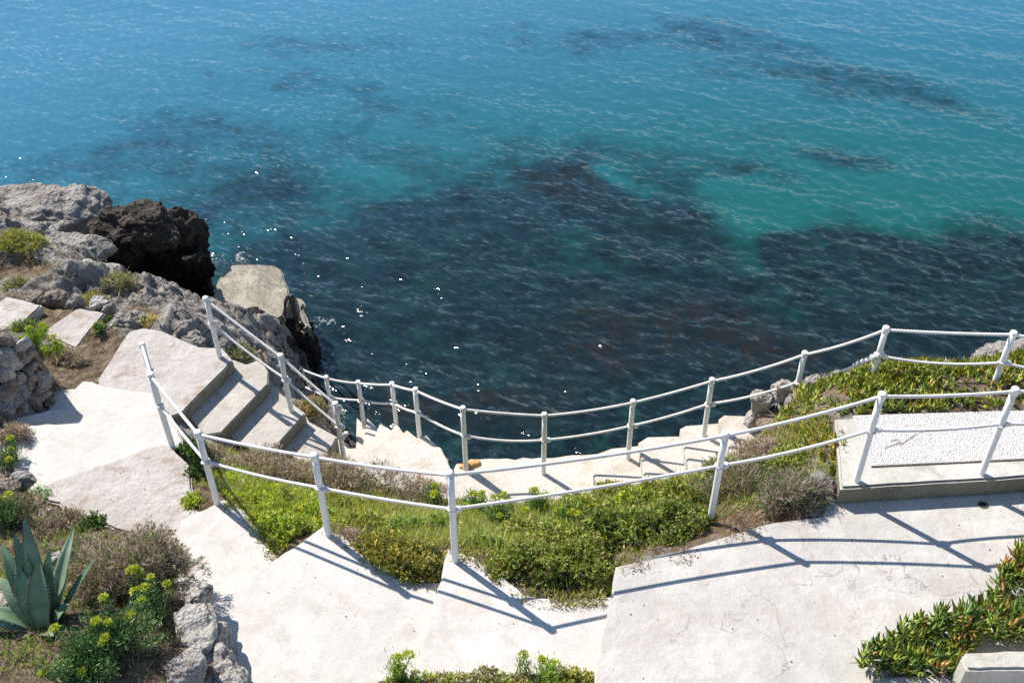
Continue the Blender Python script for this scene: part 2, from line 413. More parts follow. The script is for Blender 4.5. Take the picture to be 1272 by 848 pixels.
def hit(X, Y, off=0.0):
    r = ray(float(X), float(Y)); o = np.array([0, 0, CAMH]); t = np.linspace(4, 26, 1200)
    p = o + r * t[:, None]; d = p[:, 2] - hgt(p[:, :2]) - off
    i = np.argmax(d < 0) if (d < 0).any() else len(t) - 1
    return p[i]
def hits(pts, off=0.0): return [tuple(hit(a, b, off)[:2]) for a, b in pts]

# ------------------------------------------------------------------ paving of the terrace and the path (stepped slabs)
def structure(o): return tag(o, kind='structure')
R_poly = px([(765,703),(850,682),(950,650),(1020,640),(1045,600),(1300,575),(1600,560)], 0) + [(9, 5.6), (9, -4), (0.2, -4)] + px([(738,848)], 0)
structure(slab_mesh('terrace', R_poly, 0, -.32, M['terrace'], seed=1))
S1 = px([(557,681),(590,690),(622,712),(650,738),(700,745),(765,745)], -.13) + [(.95, 5.2), (.62, 4.1), (-1.1, 4.42), (-1.5, 4.42), (-1.5, 3.8)] + px([(522,848),(546,722)], -.13)
S1 = px([(557,681),(590,690),(622,712),(650,738),(700,745),(765,740)], -.13) + [(.95, 5.2), (.74, 4.36), (.2, 4.42), (-.5, 4.43), (-.85, 4.38)] + px([(515,838),(546,722)], -.13)
structure(slab_mesh('terrace_landing', S1, -.13, -.45, M['smooth'], seed=2, jit=.008))
S2 = px([(402,652),(425,663),(462,698),(520,722),(560,722)], -.25) + [(-.5, 4.5), (-.95, 4.40), (-1.15, 4.30), (-1.2, -4), (-1.9, -4), (-2.2, 3.9)] + px([(300,848),(250,770),(258,752),(342,694)], -.25)
structure(slab_mesh('path_landing', S2, -.25, -.6, M['smooth'], seed=3, jit=.008))
S3 = px([(278,619),(312,640),(338,682),(360,700),(330,760),(240,790),(215,720),(225,645)], -.38)
structure(slab_mesh('path_step', S3, -.38, -.8, M['smooth'], seed=4, jit=.008))
S4 = px([(214,553),(236,580),(244,632),(290,640),(300,700),(230,720),(180,670),(120,650),(50,618),(44,603),(120,578),(190,554)], -.5)
structure(slab_mesh('path_step', S4, -.5, -.95, M['rough'], seed=5, jit=.012, bevel=.02))
S5 = px([(190,519),(212,512),(226,548),(228,575),(140,610),(50,625),(20,590),(2,560),(12,528),(70,526)], -.63)
structure(slab_mesh('path_step', S5, -.63, -1.1, M['smooth'], seed=6, jit=.006))
S6 = px([(192,506),(206,512),(212,525),(120,540),(10,540),(14,520),(62,508)], -.77)
structure(slab_mesh('path_step', S6, -.77, -1.2, M['smooth'], seed=7, jit=.005))
S7 = px([(142,480),(188,487),(200,510),(120,525),(55,522),(60,500),(66,484),(93,482),(103,472)], -.91)
structure(slab_mesh('path_step', S7, -.91, -1.3, M['smooth'], seed=8, jit=.008))
D_poly = px([(122,470),(160,411),(178,407),(200,410),(225,421),(247,430),(275,432),(289,447),(226,512),(205,520),(120,495)], -1.05)
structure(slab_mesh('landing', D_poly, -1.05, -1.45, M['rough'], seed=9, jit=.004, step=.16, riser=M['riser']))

# flagstones set in the soil left of the landing
for i, (pp, z, lab) in enumerate([
    ([(50,414),(97,381),(131,388),(94,433)], -1.14, 'weathered rectangular concrete flagstone set in soil beside two small boulders and the landing'),
    ([(-45,405),(8,367),(52,378),(16,411),(-20,420)], -1.10, 'pale concrete flagstone at the edge of the rocks, farther from the landing')]):
    fs = slab_mesh('flagstone', px(pp, z), z, z - .16, M['rough'], seed=20 + i, jit=.006, bevel=.02)
    tag(fs, lab, 'flagstone', 'flagstones in the soil')

# straight stair below the landing
def stairs(name, label, base, steps, mat, cat='stairs'):
    e = empty(name, base, label, cat)
    for i, (poly, zt, zb) in enumerate(steps):
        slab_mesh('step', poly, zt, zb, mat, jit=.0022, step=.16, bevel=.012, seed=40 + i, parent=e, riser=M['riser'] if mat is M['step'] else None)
    return e
dA = px([(226,511),(289,446),(306,452),(323,446),(333,461),(333,476),(275,537),(255,540)], -1.22)
dB = px([(272,537),(331,470),(348,488),(379,513),(342,555),(320,560)], -1.39)
dC = px([(338,557),(377,510),(384,523),(419,542),(406,566),(380,575)], -1.56)
stairs('concrete_stairs', 'three broad concrete steps with dark shaded risers going down between two rope rails', (at(320,500,-1.3)[0], at(320,500,-1.3)[1], -1.6),
       [(dA, -1.22, -1.75), (dB, -1.39, -1.95), (dC, -1.56, -2.1)], M['step'])

# lower path landing and the curved stair winding down to the sea
W0 = px([(404,566),(420,545),(432,556),(545,554),(548,556),(562,586),(600,625),(520,622),(440,596)], -1.85)
L_poly = px([(545,575),(562,584),(566,575),(585,568),(640,568),(680,567),(722,563),(744,563),(760,600),(800,615),(740,628),(600,634),(560,610)], -2.0)
L_poly = px([(556,596),(562,586),(567,575),(585,568),(640,568),(680,567),(722,563),(760,561),(800,580),(800,615),(740,628),(600,634),(570,622)], -2.0)
structure(slab_mesh('lower_path', L_poly, -2.0, -2.5, M['lowpath'], seed=11, jit=.012, bevel=.025))
pv = at(430, 561, -1.9)[:2]
zs = [-1.85, -2.03, -2.22, -2.42, -2.62, -2.82, -3.02]
outer_px = [(548,556), (527,543), (503,537), (489,528), (470,527), (453,522), (440,521)]
outer = []
for i, (a, b) in enumerate(outer_px):
    outer.append(at(a, b, zs[min(i, 6)])[:2])
wsteps = [(W0, -1.85, -2.5)]
for i in range(1, 7):
    a, b = outer[i - 1], outer[i]
    dirn = (b - a) / np.linalg.norm(b - a); a2 = a - dirn * .06
    side = np.array([-dirn[1], dirn[0]]); side = side if side @ (a - pv) > 0 else -side
    p0 = pv + (a - pv) * .06 - dirn * .05; back = pv + (b - pv) * .1
    wsteps.append(([tuple(p0), tuple(a2 + side * .05), tuple(b + side * .05 + dirn * .02), tuple(back + (b - pv) * .02)], zs[i], zs[i] - .75))
stairs('winding_stairs', 'curved flight of narrow pale steps winding down to the sea under the rope rail', (pv[0], pv[1], -3.2), wsteps, M['lowpath'], 'stairs')

# right hand flight rising from the lower path
rs = [([(741,563),(760,556),(793,553),(800,560),(806,600),(745,606),(737,590)], -1.79), ([(793,549),(805,542),(842,541),(850,548),(862,595),(803,602),(798,575)], -1.61),
      ([(845,532),(852,528),(892,525),(900,533),(910,575),(858,590),(851,560)], -1.43), ([(893,520),(900,515),(927,516),(950,540),(955,570),(912,575),(902,545)], -1.25)]
stairs('rising_stairs', 'whitewashed steps rising from the lower path to the rocks by the ice plants', (2, 8, -2.0),
       [(px(p, z), z, z - .5) for p, z in rs], M['lowpath'])
r_ = rock_verts((.13, .06, .04), 61, 4, 6); g = Geo(); c = at(583, 577, -2.0)
g.add(r_[0] @ rotz(.22).T + c, r_[1]); o = g.make('ochre_stone', M['rust'], smooth=True)
tag(o, 'ochre orange stone at the corner of the lower path by a rope post', 'stone')

# raised platform with the pebble panel
pf = empty('raised_platform', (at(1150, 600, .1)[0], at(1150, 600, .1)[1], 0), 'raised concrete platform with a white pebble panel beside the ice plants', 'platform')
A_, B_ = at(1037, 519, .2)[:2], at(1044, 606, .2)[:2]
dx = (at(1272, 592, .2)[:2] - B_); dx /= np.linalg.norm(dx); Lp = 6.0
b2 = at(1272, 512, .2)[:2] - A_; b2 /= np.linalg.norm(b2)
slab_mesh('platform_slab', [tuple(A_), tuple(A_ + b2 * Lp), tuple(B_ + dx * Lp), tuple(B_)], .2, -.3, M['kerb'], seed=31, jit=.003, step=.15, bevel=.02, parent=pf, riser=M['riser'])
pa, pb, pc = at(1060, 516, .2)[:2], at(1082, 579, .2)[:2], at(1272, 570, .2)[:2]
d3 = (pc - pb) / np.linalg.norm(pc - pb)
slab_mesh('pebble_panel', [tuple(pa), tuple(pa + b2 * 5.2), tuple(pb + d3 * 5.2), tuple(pb)], .206, .15, M['pebble'], seed=32, jit=.001, step=.2, bevel=.003, parent=pf)
g = Geo(); s0, s1 = pb - d3 * 0, pb + d3 * 5.2
g.add(*tube([(*(s0 - [0, .012]), .203), (*(s1 - [0, .012]), .203)], .006, 6)); g.make('joint', M['mortar'], pf)
# twigs blown onto the panel
g = Geo()
for pts in ([(1098,556),(1106,553),(1120,548)], [(1118,552),(1126,546),(1133,542),(1138,538)], [(1106,547),(1113,545),(1118,548)]):
    g.add(*tube([at(a, b, .214) for a, b in pts], .0026, 6))
o = g.make('dry_twig', M['wood']); tag(o, 'thin brown twigs lying on the white pebble panel', 'twig')

# drain in the terrace
dp = at(1221, 627, 0)
e = empty('drain', (dp[0], dp[1], .004), 'small round dark drain hole in the terrace below the platform', 'drain')
t_ = np.linspace(0, 2 * math.pi, 25)[:-1]
g = Geo(); ringv = np.array([[dp[0] + math.cos(a) * .045, dp[1] + math.sin(a) * .04, .006] for a in t_] + [[dp[0] + math.cos(a) * .036, dp[1] + math.sin(a) * .032, .006] for a in t_])
i_ = np.arange(24); g.add(ringv, np.stack([i_, (i_ + 1) % 24, 24 + (i_ + 1) % 24, 24 + i_], -1)); g.make('rim', M['iron'], e)
g = Geo(); g.add(np.concatenate([ringv[24:] - [0, 0, .001], [[dp[0], dp[1], .004]]]), np.stack([i_, (i_ + 1) % 24, np.full(24, 24)], -1)); g.make('hole', M['drain'], e)  # flat disc, the shade down the hole painted near-black

# jetty
J = px([(263,373),(268,355),(274,340),(283,329),(300,328),(341,329),(349,334),(356,352),(360,366),(352,392),(345,396),(320,388),(290,380)], -3.7)
je = empty('concrete_jetty', (*at(310,360,-3.7)[:2], -4.6), 'wet sandy coloured concrete bathing jetty at the foot of the rocks', 'jetty')
slab_mesh('deck', J, -3.7, -5.6, M['jetty'], seed=33, jit=.008, step=.14, bevel=.025, parent=je)
JL = px([(361,365),(377,373),(379,377),(376,382),(386,404),(377,411),(352,396)], -3.95)
slab_mesh('lower_ledge', JL, -3.95, -5.6, M['jetty'], seed=34, jit=.015, step=.1, bevel=.04, parent=je)
# bathing ladder
e = empty('bathing_ladder', (*at(365,395,-3.8)[:2], -3.8), 'rusty iron bathing ladder rails fixed to the edge of the jetty', 'ladder')
for dxp in (0, 1):
    g = Geo()
    if dxp: pts = [at(360,369,-3.15), at(363,366,-3.1), at(366,382,-3.45), at(370,400,-3.9), at(378,430,-4.5), at(381,440,-4.9)]
    else: pts = [at(354,392,-3.7), at(354,375,-3.2), at(357,367,-3.1), at(361,373,-3.3), at(366,396,-3.9), at(374,428,-4.5)]
    pts = np.array(pts); s = np.linspace(0, len(pts) - 1, 40); P = np.stack([np.interp(s, np.arange(len(pts)), pts[:, i]) for i in range(3)], -1)
    g.add(*tube(P, .022, 8)); g.make('rail', M['iron'], e, True)
for (a, b), z in (((372,418),-4.25), ((375,428),-4.5)):
    p = at(a, b, z); q = at(a + 6, b + 4, z); g = Geo(); g.add(*tube([p, q], .018, 6)); g.make('rung', M['iron'], e)

# low kerb wall in the near right corner
kw = empty('kerb_wall', (*at(1200,840,.1)[:2], 0), 'low stepped concrete kerb wall in front of the near ice plants', 'wall')
K1 = px([(1058,846),(1130,838),(1196,840),(1200,880),(1060,880)], .05)
slab_mesh('low_kerb', K1, .05, -.2, M['kerb'], seed=35, parent=kw, bevel=.015)
K2 = px([(1193,817),(1200,809),(1300,806),(1480,800),(1500,830),(1200,831)], .32)
slab_mesh('coping', K2, .32, -.2, M['kerb'], seed=36, parent=kw, bevel=.02)

# ------------------------------------------------------------------ terrain mesh
def axis(lo, hi, c0, c1, d):
    core = np.arange(c0, c1 + d, d); L, Rr = [], []
    s = d; x = core[0]
    while x > lo: s *= 1.25; x -= s; L.append(x)
    s = d; x = core[-1]
    while x < hi: s *= 1.25; x += s; Rr.append(x)
    return np.concatenate([L[::-1], core, Rr])
def grid(xs, ys):
    X, Y = np.meshgrid(xs, ys); n, mm = len(ys), len(xs)
    i = np.arange(n - 1)[:, None] * mm; j = np.arange(mm - 1)[None]
    F = np.stack([i + j, i + j + 1, i + mm + j + 1, i + mm + j], -1).reshape(-1, 4)
    return np.stack([X.ravel(), Y.ravel()], -1), F
xy, F = grid(axis(-40, 16, -9.5, 5.2, .036), axis(-12, 24, 3.9, 16.8, .036))
z = hgt(xy)
SOIL = []
for a, b, rr in [(45,775,1.0),(120,720,.8),(170,800,.7),(20,640,.7),(-40,700,1),(925,655,.55),(598,848,1.2),(100,445,.55),(60,400,.5),(150,400,.35),(20,345,.5),(170,395,.3),(105,465,.4),(10,390,.5)]:
    SOIL.append((*hit(a, b)[:2], rr))
for a, b, rr in [(500,650,1.2),(650,660,1.2),(760,650,1.0),(350,620,.9),(960,560,.5),(1090,480,.5),(1230,480,.6),(880,620,.5),(300,600,.6)]:
    SOIL.append((*hit(a, b)[:2], rr))
soil = np.zeros(len(xy))
for sx, sy, rr in SOIL: soil = np.maximum(soil, np.clip(1.5 - np.hypot(xy[:, 0] - sx, xy[:, 1] - sy) / rr, 0, 1))
p3 = np.concatenate([xy, z[:, None]], 1)
rockn = .30 * fbm(p3 * .75, 3, 3, ridged=True) + .20 * fbm(p3 * np.array([1.8, 3.0, 5.0]), 5, 11, ridged=True, gain=.6) + .07 * fbm(p3 * 9, 3, 21, gain=.65, ridged=True)
soft = .05 * fbm(p3 * 1.5, 3, 33) + .02 * fbm(p3 * 8, 3, 41)
near = np.clip((xy[:, 1] - 8.3) / 1.5, 0, 1) * np.clip(-(xy[:, 0] + 2.2) / 1.0, 0, 1); low = np.clip((-2.2 - z) / .8, 0, 1); amp = np.clip(.35 + .65 * np.maximum(near, low), 0, 1)
z = z + (1 - soil) * (rockn - .05) * amp + soil * soft
for poly, zt in CLAMP:
    c = np.mean(poly, axis=0); inside = in_poly(xy, poly)
    z = np.where(inside, np.minimum(z, zt), z)
    # keep the ground just outside a slab from standing far above it
    bx = (xy[:, 0] > min(p[0] for p in poly) - .15) & (xy[:, 0] < max(p[0] for p in poly) + .15) & (xy[:, 1] > min(p[1] for p in poly) - .15) & (xy[:, 1] < max(p[1] for p in poly) + .15)
    if zt < -3: continue
    big = [tuple(c + (np.array(p) - c) * (1 + .12 / max(.3, np.linalg.norm(np.array(p) - c)))) for p in poly]
    ring = bx & ~inside; idx = np.where(ring)[0]
    if len(idx):
        r2 = idx[in_poly(xy[idx], big)]; z[r2] = np.minimum(z[r2], zt + .07)
me = raw_mesh('rocky_shore', np.concatenate([xy, z[:, None]], 1), F, M['ground'], True, extra={'soil': soil})
structure(link('rocky_shore', me))
_TX, _TY = np.unique(xy[:, 0]), np.unique(xy[:, 1]); _TZ = z.reshape(len(_TY), len(_TX))
def ground_z(q):
    q = np.asarray(q, float).reshape(-1, 2)
    i = np.clip(np.searchsorted(_TX, q[:, 0]) - 1, 0, len(_TX) - 2); j = np.clip(np.searchsorted(_TY, q[:, 1]) - 1, 0, len(_TY) - 2)
    fx = np.clip((q[:, 0] - _TX[i]) / (_TX[i + 1] - _TX[i]), 0, 1); fy = np.clip((q[:, 1] - _TY[j]) / (_TY[j + 1] - _TY[j]), 0, 1)
    return (_TZ[j, i] * (1 - fx) + _TZ[j, i + 1] * fx) * (1 - fy) + (_TZ[j + 1, i] * (1 - fx) + _TZ[j + 1, i + 1] * fx) * fy

# ------------------------------------------------------------------ rocks
def rock(X, Y, Z, radii, rot, mat, label, seed, cat='rock', group=None, sub=5, name='boulder', lift=0.0, **kw):
    V, F = rock_verts(radii, seed, sub, **kw)
    c = hit(X, Y) if Z is None else at(X, Y, Z)
    c = c + [0, 0, lift]
    g = Geo(); g.add(V @ rotz(rot).T + c, F)
    o = g.make(name, mat, smooth=True)
    # origin on the stone
    off = Vector(c); o.data.transform(Matrix.Translation(-off)); o.location = off
    return tag(o, label, cat, group)
rk, rd, rp, rr_ = M['rock'], M['rockdark'], M['rockpale'], M['rockred']
rock(22,272,-2.95,(1.45,.85,.42),.10,rk,'large flat grey boulder at the seaward tip of the rocks, beyond the grass tuft',101,sub=6,strata=.10,cuts=9,rough=.08)
# overhanging boulder : cap with a deep recess below, one mesh
g = Geo(); c = at(178,277,-2.62)
V, F = rock_verts((.76,.50,.24),102,6,12,.16,.06,strata=.12); g.add(V @ rotz(-.10).T + c, F)
V, F = rock_verts((.62,.5,1.1),103,6,10,.14,.06); g.add(V @ rotz(.2).T + c + [.10,.62,-1.25], F)
V, F = rock_verts((.5,.4,.9),1031,5,10,.14,.06); g.add(V @ rotz(.3).T + c + [-.5,.25,-1.0], F)
V, F = rock_verts((.36,.32,.38),1032,5,10,.14,.06); g.add(V @ rotz(.3).T + c + [.52,.3,-1.05], F)
o = g.make('boulder', rd, smooth=True); tag(o, 'dark overhanging boulder with a black hollow beneath, next to the jetty', 'rock')
rock(88,318,-2.25,(.78,.48,.30),-.25,rk,'long grey boulder with a cracked top just behind the dry grass tuft',104,strata=.06)
rock(18,300,-2.2,(.75,.45,.25),.1,rk,'grey rock wedged under the large flat boulder at the picture edge',1041,strata=.06)
rock(112,346,-1.85,(.55,.34,.22),-.35,rp,'pale fissured rock lying behind the small boulders and the soil',105,strata=.06)
rock(22,362,-1.55,(.42,.30,.18),.2,rk,'pitted grey rock in front of the dry grass tuft',1051)
rock(243,352,-4.35,(.36,.34,.50),.2,rd,'low dark brown rock between the overhanging boulder and the jetty',106)
rock(42,371,-1.25,(.17,.14,.11),.4,rr_,'dark rounded stone at the back edge of the farther flagstone',107,sub=4)
rock(68,372,-1.25,(.19,.14,.12),.2,rr_,'reddish pitted stone between the two flagstones',108,sub=4,rough=.16)
rock(95,376,-1.15,(.12,.10,.13),.5,rk,'pointed grey stone standing at the back corner of the near flagstone',109,sub=4)
rock(122,378,-1.15,(.14,.10,.09),-.3,rp,'pale tan stone behind the near flagstone',110,sub=4)
rock(136,384,-1.15,(.09,.07,.08),.6,rk,'small grey stone beside the pale tan stone',111,sub=4)
rock(158,401,-1.15,(.22,.15,.12),.1,rk,'pitted dark grey rock in the soil near the corner of the landing',112,rough=.2)
rock(205,425,-1.2,(.15,.09,.07),.8,rk,'grey rock against the seaward edge of the landing',113,sub=4)
rock(236,423,-1.3,(.22,.14,.10),-.5,rk,'jagged grey rock at the foot of the first stair post',114,rough=.2)
for i,(X,Y,Z,r3,rt) in enumerate([(215,392,-1.75,(.5,.22,.12),-.45),(180,384,-1.6,(.45,.2,.10),-.3),(255,402,-1.9,(.3,.2,.16),-.4)]):
    rock(X,Y,Z,r3,rt,rk,['long layered grey rock between the landing and the jetty','layered grey rock beside the dark hollow, left of the jetty','broken grey rock behind the first stair post'][i],120+i,rough=.2,strata=.1)
for i,(X,Y,Z,r3,rt) in enumerate([(306,402,-3.82,(.34,.20,.18),.2),(335,414,-4.15,(.40,.24,.40),.1),(372,430,-4.5,(.35,.4,.5),.3),(322,436,-3.95,(.5,.4,.5),0)]):
    rock(X,Y,Z,r3,rt,rd if i else rk,['jagged rock under the near edge of the jetty','dark rock face under the front of the jetty','dark rock at the waterline under the bathing ladder','dark cliff rock between the jetty and the stairs'][i],130+i,rough=.22,fine=.05)
rock(357,458,-3.3,(.28,.26,.5),.3,rd,'dark rock at the lower end of the sea side rope',135,rough=.18)
# right hand rocks
rock(944,500,-.88,(.12,.12,.22),.2,rp,'tall pale rock standing above the top step',140)
rock(936,519,-1.12,(.13,.12,.11),.5,rp,'small pale rock wedged at the end of the top step',141,sub=4)
rock(958,522,-.98,(.15,.13,.12),.9,rr_,'brown broken rock between the top step and the ice plants',142,sub=4)
rock(975,483,-.64,(.18,.12,.12),.1,rp,'rounded grey rock at the foot of the rope post above the steps',143)
rock(1018,476,-.32,(.15,.12,.10),.4,rk,'brownish rock in the edge of the ice plants',144,sub=4)
rock(1050,470,-.18,(.15,.10,.09),.2,rp,'pale jagged rock at the sea edge of the ice plants',145,sub=4)
rock(1175,461,-.15,(.24,.14,.10),.1,rk,'low grey rock half covered by ice plants',146)
rock(1163,474,-.02,(.10,.07,.06),.1,rp,'small pale stone among the ice plants',1461,sub=4)
rock(1262,456,-.85,(.60,.36,.13),-.05,rk,'large flat weathered grey rock beyond the ice plants at the picture edge',147,sub=6,rough=.14,fine=.05,strata=.08)
rock(1012,603,.02,(.20,.15,.17),.3,rk,'grey stone overgrown by plants at the corner of the raised platform',148)
# rocks edging the agave bed
ek = dict(strata=.09, rough=.11, fine=.045, cuts=22)
g = Geo(); c = np.array([-2.30, 4.58, -.20])
V, F = rock_verts((.17,.78,.28),151,6,30,.15,.028,strata=.10); g.add(V @ rotz(.49).T + c, F)
V, F = rock_verts((.15,.26,.17),152,5,24,.12,.03,strata=.08); g.add(V @ rotz(.3).T + at(243,780,.02), F)
V, F = rock_verts((.17,.2,.14),153,5,24,.12,.03,strata=.08); g.add(V @ rotz(.6).T + at(232,832,.06), F)
V, F = rock_verts((.11,.16,.14),154,5,24,.12,.03,strata=.08); g.add(V @ rotz(.1).T + at(247,748,-.06), F)
o = g.make('rock_ledge', rp, smooth=True); tag(o, 'rugged pale rock ledge edging the agave bed above the path', 'rock')
rock(30,597,-.48,(.12,.10,.10),.2,rk,'grey rock beside the smooth path below the stone wall',160,sub=4)
rock(8,606,-.45,(.14,.10,.10),.6,rr_,'brown rock at the picture edge below the stone wall',161,sub=4)
rock(52,640,-.5,(.10,.08,.06),.3,rp,'pale low rock at the rim of the worn path',162,sub=4)
rock(76,693,-.05,(.10,.08,.07),.2,rp,'small pale stone behind the agave',163,sub=4)
rock(10,748,.03,(.14,.10,.07),.2,rp,'tan flat stone under the agave leaves',164,sub=4)

# dry stone wall : earth core with separate stones
we = empty('dry_stone_wall', (*at(30,500,-.8)[:2], -.9), 'rubble field stone wall end with dark joints beside the path and samphire', 'wall')
bl = [at(66,497,-.88), at(30,512,-.84), at(-4,533,-.78), at(-60,560,-.7)]
tl = [at(58,478,-.62), at(34,428,-.15), at(8,418,-.02), at(-60,420,.1)]
def wallp(u, v):
    u = u * 3; i = min(int(u), 2); f = u - i
    return (bl[i] * (1 - f) + bl[i + 1] * f) * (1 - v) + (tl[i] * (1 - f) + tl[i + 1] * f) * v
g = Geo(); nu, nv = 24, 14
Vw = np.array([wallp(a / (nu - 1), .9 * b / (nv - 1)) + [0, .07, 0] for b in range(nv) for a in range(nu)])
Vw += .03 * np.stack([fbm(Vw * 6, 2, s) for s in (1, 2, 3)], -1)
i_ = np.arange(nv - 1)[:, None] * nu; j_ = np.arange(nu - 1)[None]
g.add(Vw, np.stack([i_ + j_, i_ + j_ + 1, i_ + nu + j_ + 1, i_ + nu + j_], -1).reshape(-1, 4))
Vt = np.array([wallp(a / (nu - 1), .9) + [-.02 * b, .07 + .12 * b, -.12 * b * b] for b in range(3) for a in range(nu)])
i_ = np.arange(2)[:, None] * nu; g.add(Vt, np.stack([i_ + j_, i_ + j_ + 1, i_ + nu + j_ + 1, i_ + nu + j_], -1).reshape(-1, 4)); g.make('core', M['mortar'], we, True)
r = np.random.default_rng(5); pts = []
for row in range(7):
    v = (row + .5) / 6.6; nst = 8 - row // 3
    for cc in range(nst):
        u = (cc + .5 + (.5 if row % 2 else 0) + r.normal(0, .2)) / (nst + .5)
        if u > 1: continue
        p = wallp(min(max(u, 0), 1), min(1, max(0, v + r.normal(0, .035)))); sc = r.choice([.055, .075, .095, .115], p=[.2, .35, .3, .15]) * (.75 if u < .25 else 1)
        V, F = rock_verts((sc, sc * .8, sc * r.uniform(.8, 1.15)), 300 + row * 10 + cc, 4, 8, .08, .03)
        gg = Geo(); gg.add(V @ rotz(.4 + r.normal(0, .3)).T + p + [0, -.01, 0], F)
        gg.make('stone', [M['rockred'], M['rock'], M['rockpale']][r.choice(3, p=[.5, .35, .15])], we, True)

# ------------------------------------------------------------------ sea
SL = .215
def sea():
    xs = axis(-1500, 1500, -16.5, 16.5, .055)
    yc = [8.2]
    while yc[-1] < 31: yc.append(yc[-1] + .042 + .0016 * (yc[-1] - 8.2))
    far_ = [yc[-1]]; st = .09
    while far_[-1] < 2500: st *= 1.25; far_.append(far_[-1] + st)
    ys = np.concatenate([[4, 6, 7.2, 7.8], yc, far_[1:]])
    xy, F = grid(xs, ys); n = len(xy)
    dxs = np.gradient(xs); dys = np.gradient(ys)
    sp = np.maximum(np.repeat(dxs[None], len(ys), 0), np.repeat(dys[:, None], len(xs), 1)).ravel()
    r = np.random.default_rng(11); z = np.zeros(n); sx = np.zeros(n)
    gust = .75 + .5 * fbm(np.concatenate([xy * .09, np.zeros((n, 1))], 1), 2, 77)
    wx = .35 * fbm(np.concatenate([xy * .16, np.zeros((n, 1))], 1), 2, 5); wy = .35 * fbm(np.concatenate([xy * .16, np.ones((n, 1))], 1), 2, 6)
    N = 80; calm = np.interp(xy[:, 1], [9, 16, 27], [1.25, 1.0, .72])
    for q in range(N):
        f_ = (q + r.uniform()) / N; lam = .19 * (2.6 / .19) ** (f_ ** 1.5)
        th = math.radians(-118) + r.normal(0, .55)
        k = 2 * math.pi / lam; slope = SL * math.sqrt(2 / N) * (1.5 if lam < .42 else .9 if lam < .8 else .55)
        fade = np.clip(lam / (2.2 * sp) - 1, 0, 1)
        if fade.max() <= 0: continue
        ph = k * (math.cos(th) * (xy[:, 0] + .5 * wx) + math.sin(th) * (xy[:, 1] + .5 * wy)) + r.uniform(0, 6.28)
        z += gust * calm * fade * slope / k * (np.sin(ph) + .18 * np.cos(2 * ph))
    # bed seen through the water: sand / weed cover (0 sand .. 1 weed), and how deep
    P = np.concatenate([xy, np.zeros((n, 1))], 1)
    warp = np.stack([fbm(P * .35, 4, 91), fbm(P * .35 + 40, 4, 92)], -1)
    fine = np.stack([fbm(P * 2.2, 3, 93), fbm(P * 2.2 + 40, 3, 94)], -1)
    Q = xy + warp * 1.3 + fine * .22
    def blob(X, Y, rx, ry, a):
        c = at(X, Y, SEA)[:2]; d = Q - c; ca, sa = math.cos(a), math.sin(a)
        u = (d[:, 0] * ca + d[:, 1] * sa) / rx; v = (-d[:, 0] * sa + d[:, 1] * ca) / ry
        return np.exp(-(u * u + v * v) * .9)
    weed = np.zeros(n)
    for b in [(640,560,6,2.2,0),(900,480,5.5,2.0,0),(1180,400,4.5,1.7,.2),(480,420,4.2,2.6,0),(640,400,4.0,2.4,0),(800,400,3.6,2.4,0),(720,240,2.6,2.3,-.2),(860,245,2.0,1.5,0),
              (560,300,3.4,2.4,0),(400,330,3.2,2.4,.1),(300,250,2.8,1.5,.1),(790,300,3.2,2.1,0),(1010,330,1.3,.7,0),(1110,350,2.6,1.2,.2),(1250,340,1.8,1.2,.2),(660,215,1.5,1.0,0),
              (1040,105,3.4,1.3,-.35),(900,60,3.4,1.3,-.3),(1120,125,1.8,.8,-.4),(1010,180,1.6,.6,-.3),(760,50,2.6,1.0,0),(490,125,1.4,1.4,.2),(350,95,1.7,.9,0),(400,60,2,.6,0)]:
        weed = np.maximum(weed, blob(*b) * ((1.0 if b[0] > 450 or b[1] > 320 else .72) if b[1] > 190 else (.40 if b[0] < 560 else .55)))
    for b in [(330,225,5.5,2.6,0),(560,215,4.5,2.2,0),(180,190,4,2,0)]: weed = np.maximum(weed, .50 * blob(*b))
    for b in [(770,215,.8,.55,-.7),(950,275,1.0,1.0,-.6),(980,255,1.3,1.1,0),(900,230,.8,.5,0),(430,215,.8,.5,0),(130,170,1.6,1.0,0)]:
        weed = weed * (1 - .85 * blob(*b))
    weed = np.clip(weed * 1.25 + .28 * fbm(P * .8, 4, 95) - .08 + .16 * fbm(P * 3.0, 3, 97), 0, 1)
    brown = np.zeros(n)
    for b in [(790,430,1.6,.8,0),(620,500,1.6,.6,0),(880,420,1.4,.7,0),(690,220,1.2,.9,0),(960,440,1.6,.6,0),(500,500,1.2,.5,0)]: brown = np.maximum(brown, blob(*b))
    brown = np.clip(brown * 1.1 + .35 * fbm(P * 1.3, 4, 98) - .1, 0, 1)
    gz = ground_z(xy); left = np.clip((-1.6 - xy[:, 0]) / .6, 0, 1) * (xy[:, 1] > 9) * (xy[:, 1] < 19)
    foam_glint = .62 * np.clip(1 - (SEA - gz) / .75, 0, 1) * left  # splash foam, with sun glitter on the water painted in as white
    Jp = np.array(J); dj = np.full(n, 9.0); sel = (np.abs(xy[:, 0] + 4.2) < 3) & (np.abs(xy[:, 1] - 14) < 3)
    for a, b in list(zip(Jp, np.roll(Jp, -1, 0))) + list(zip(np.array(JL), np.roll(np.array(JL), -1, 0))):
        tt = np.clip(((xy[sel] - a) @ (b - a)) / ((b - a) @ (b - a)), 0, 1); dj[sel] = np.minimum(dj[sel], np.linalg.norm(xy[sel] - a - tt[:, None] * (b - a), axis=1))
    foam_glint = np.maximum(foam_glint, .85 * np.exp(-(dj / .30) ** 2))
    Qf = xy + fine * .2
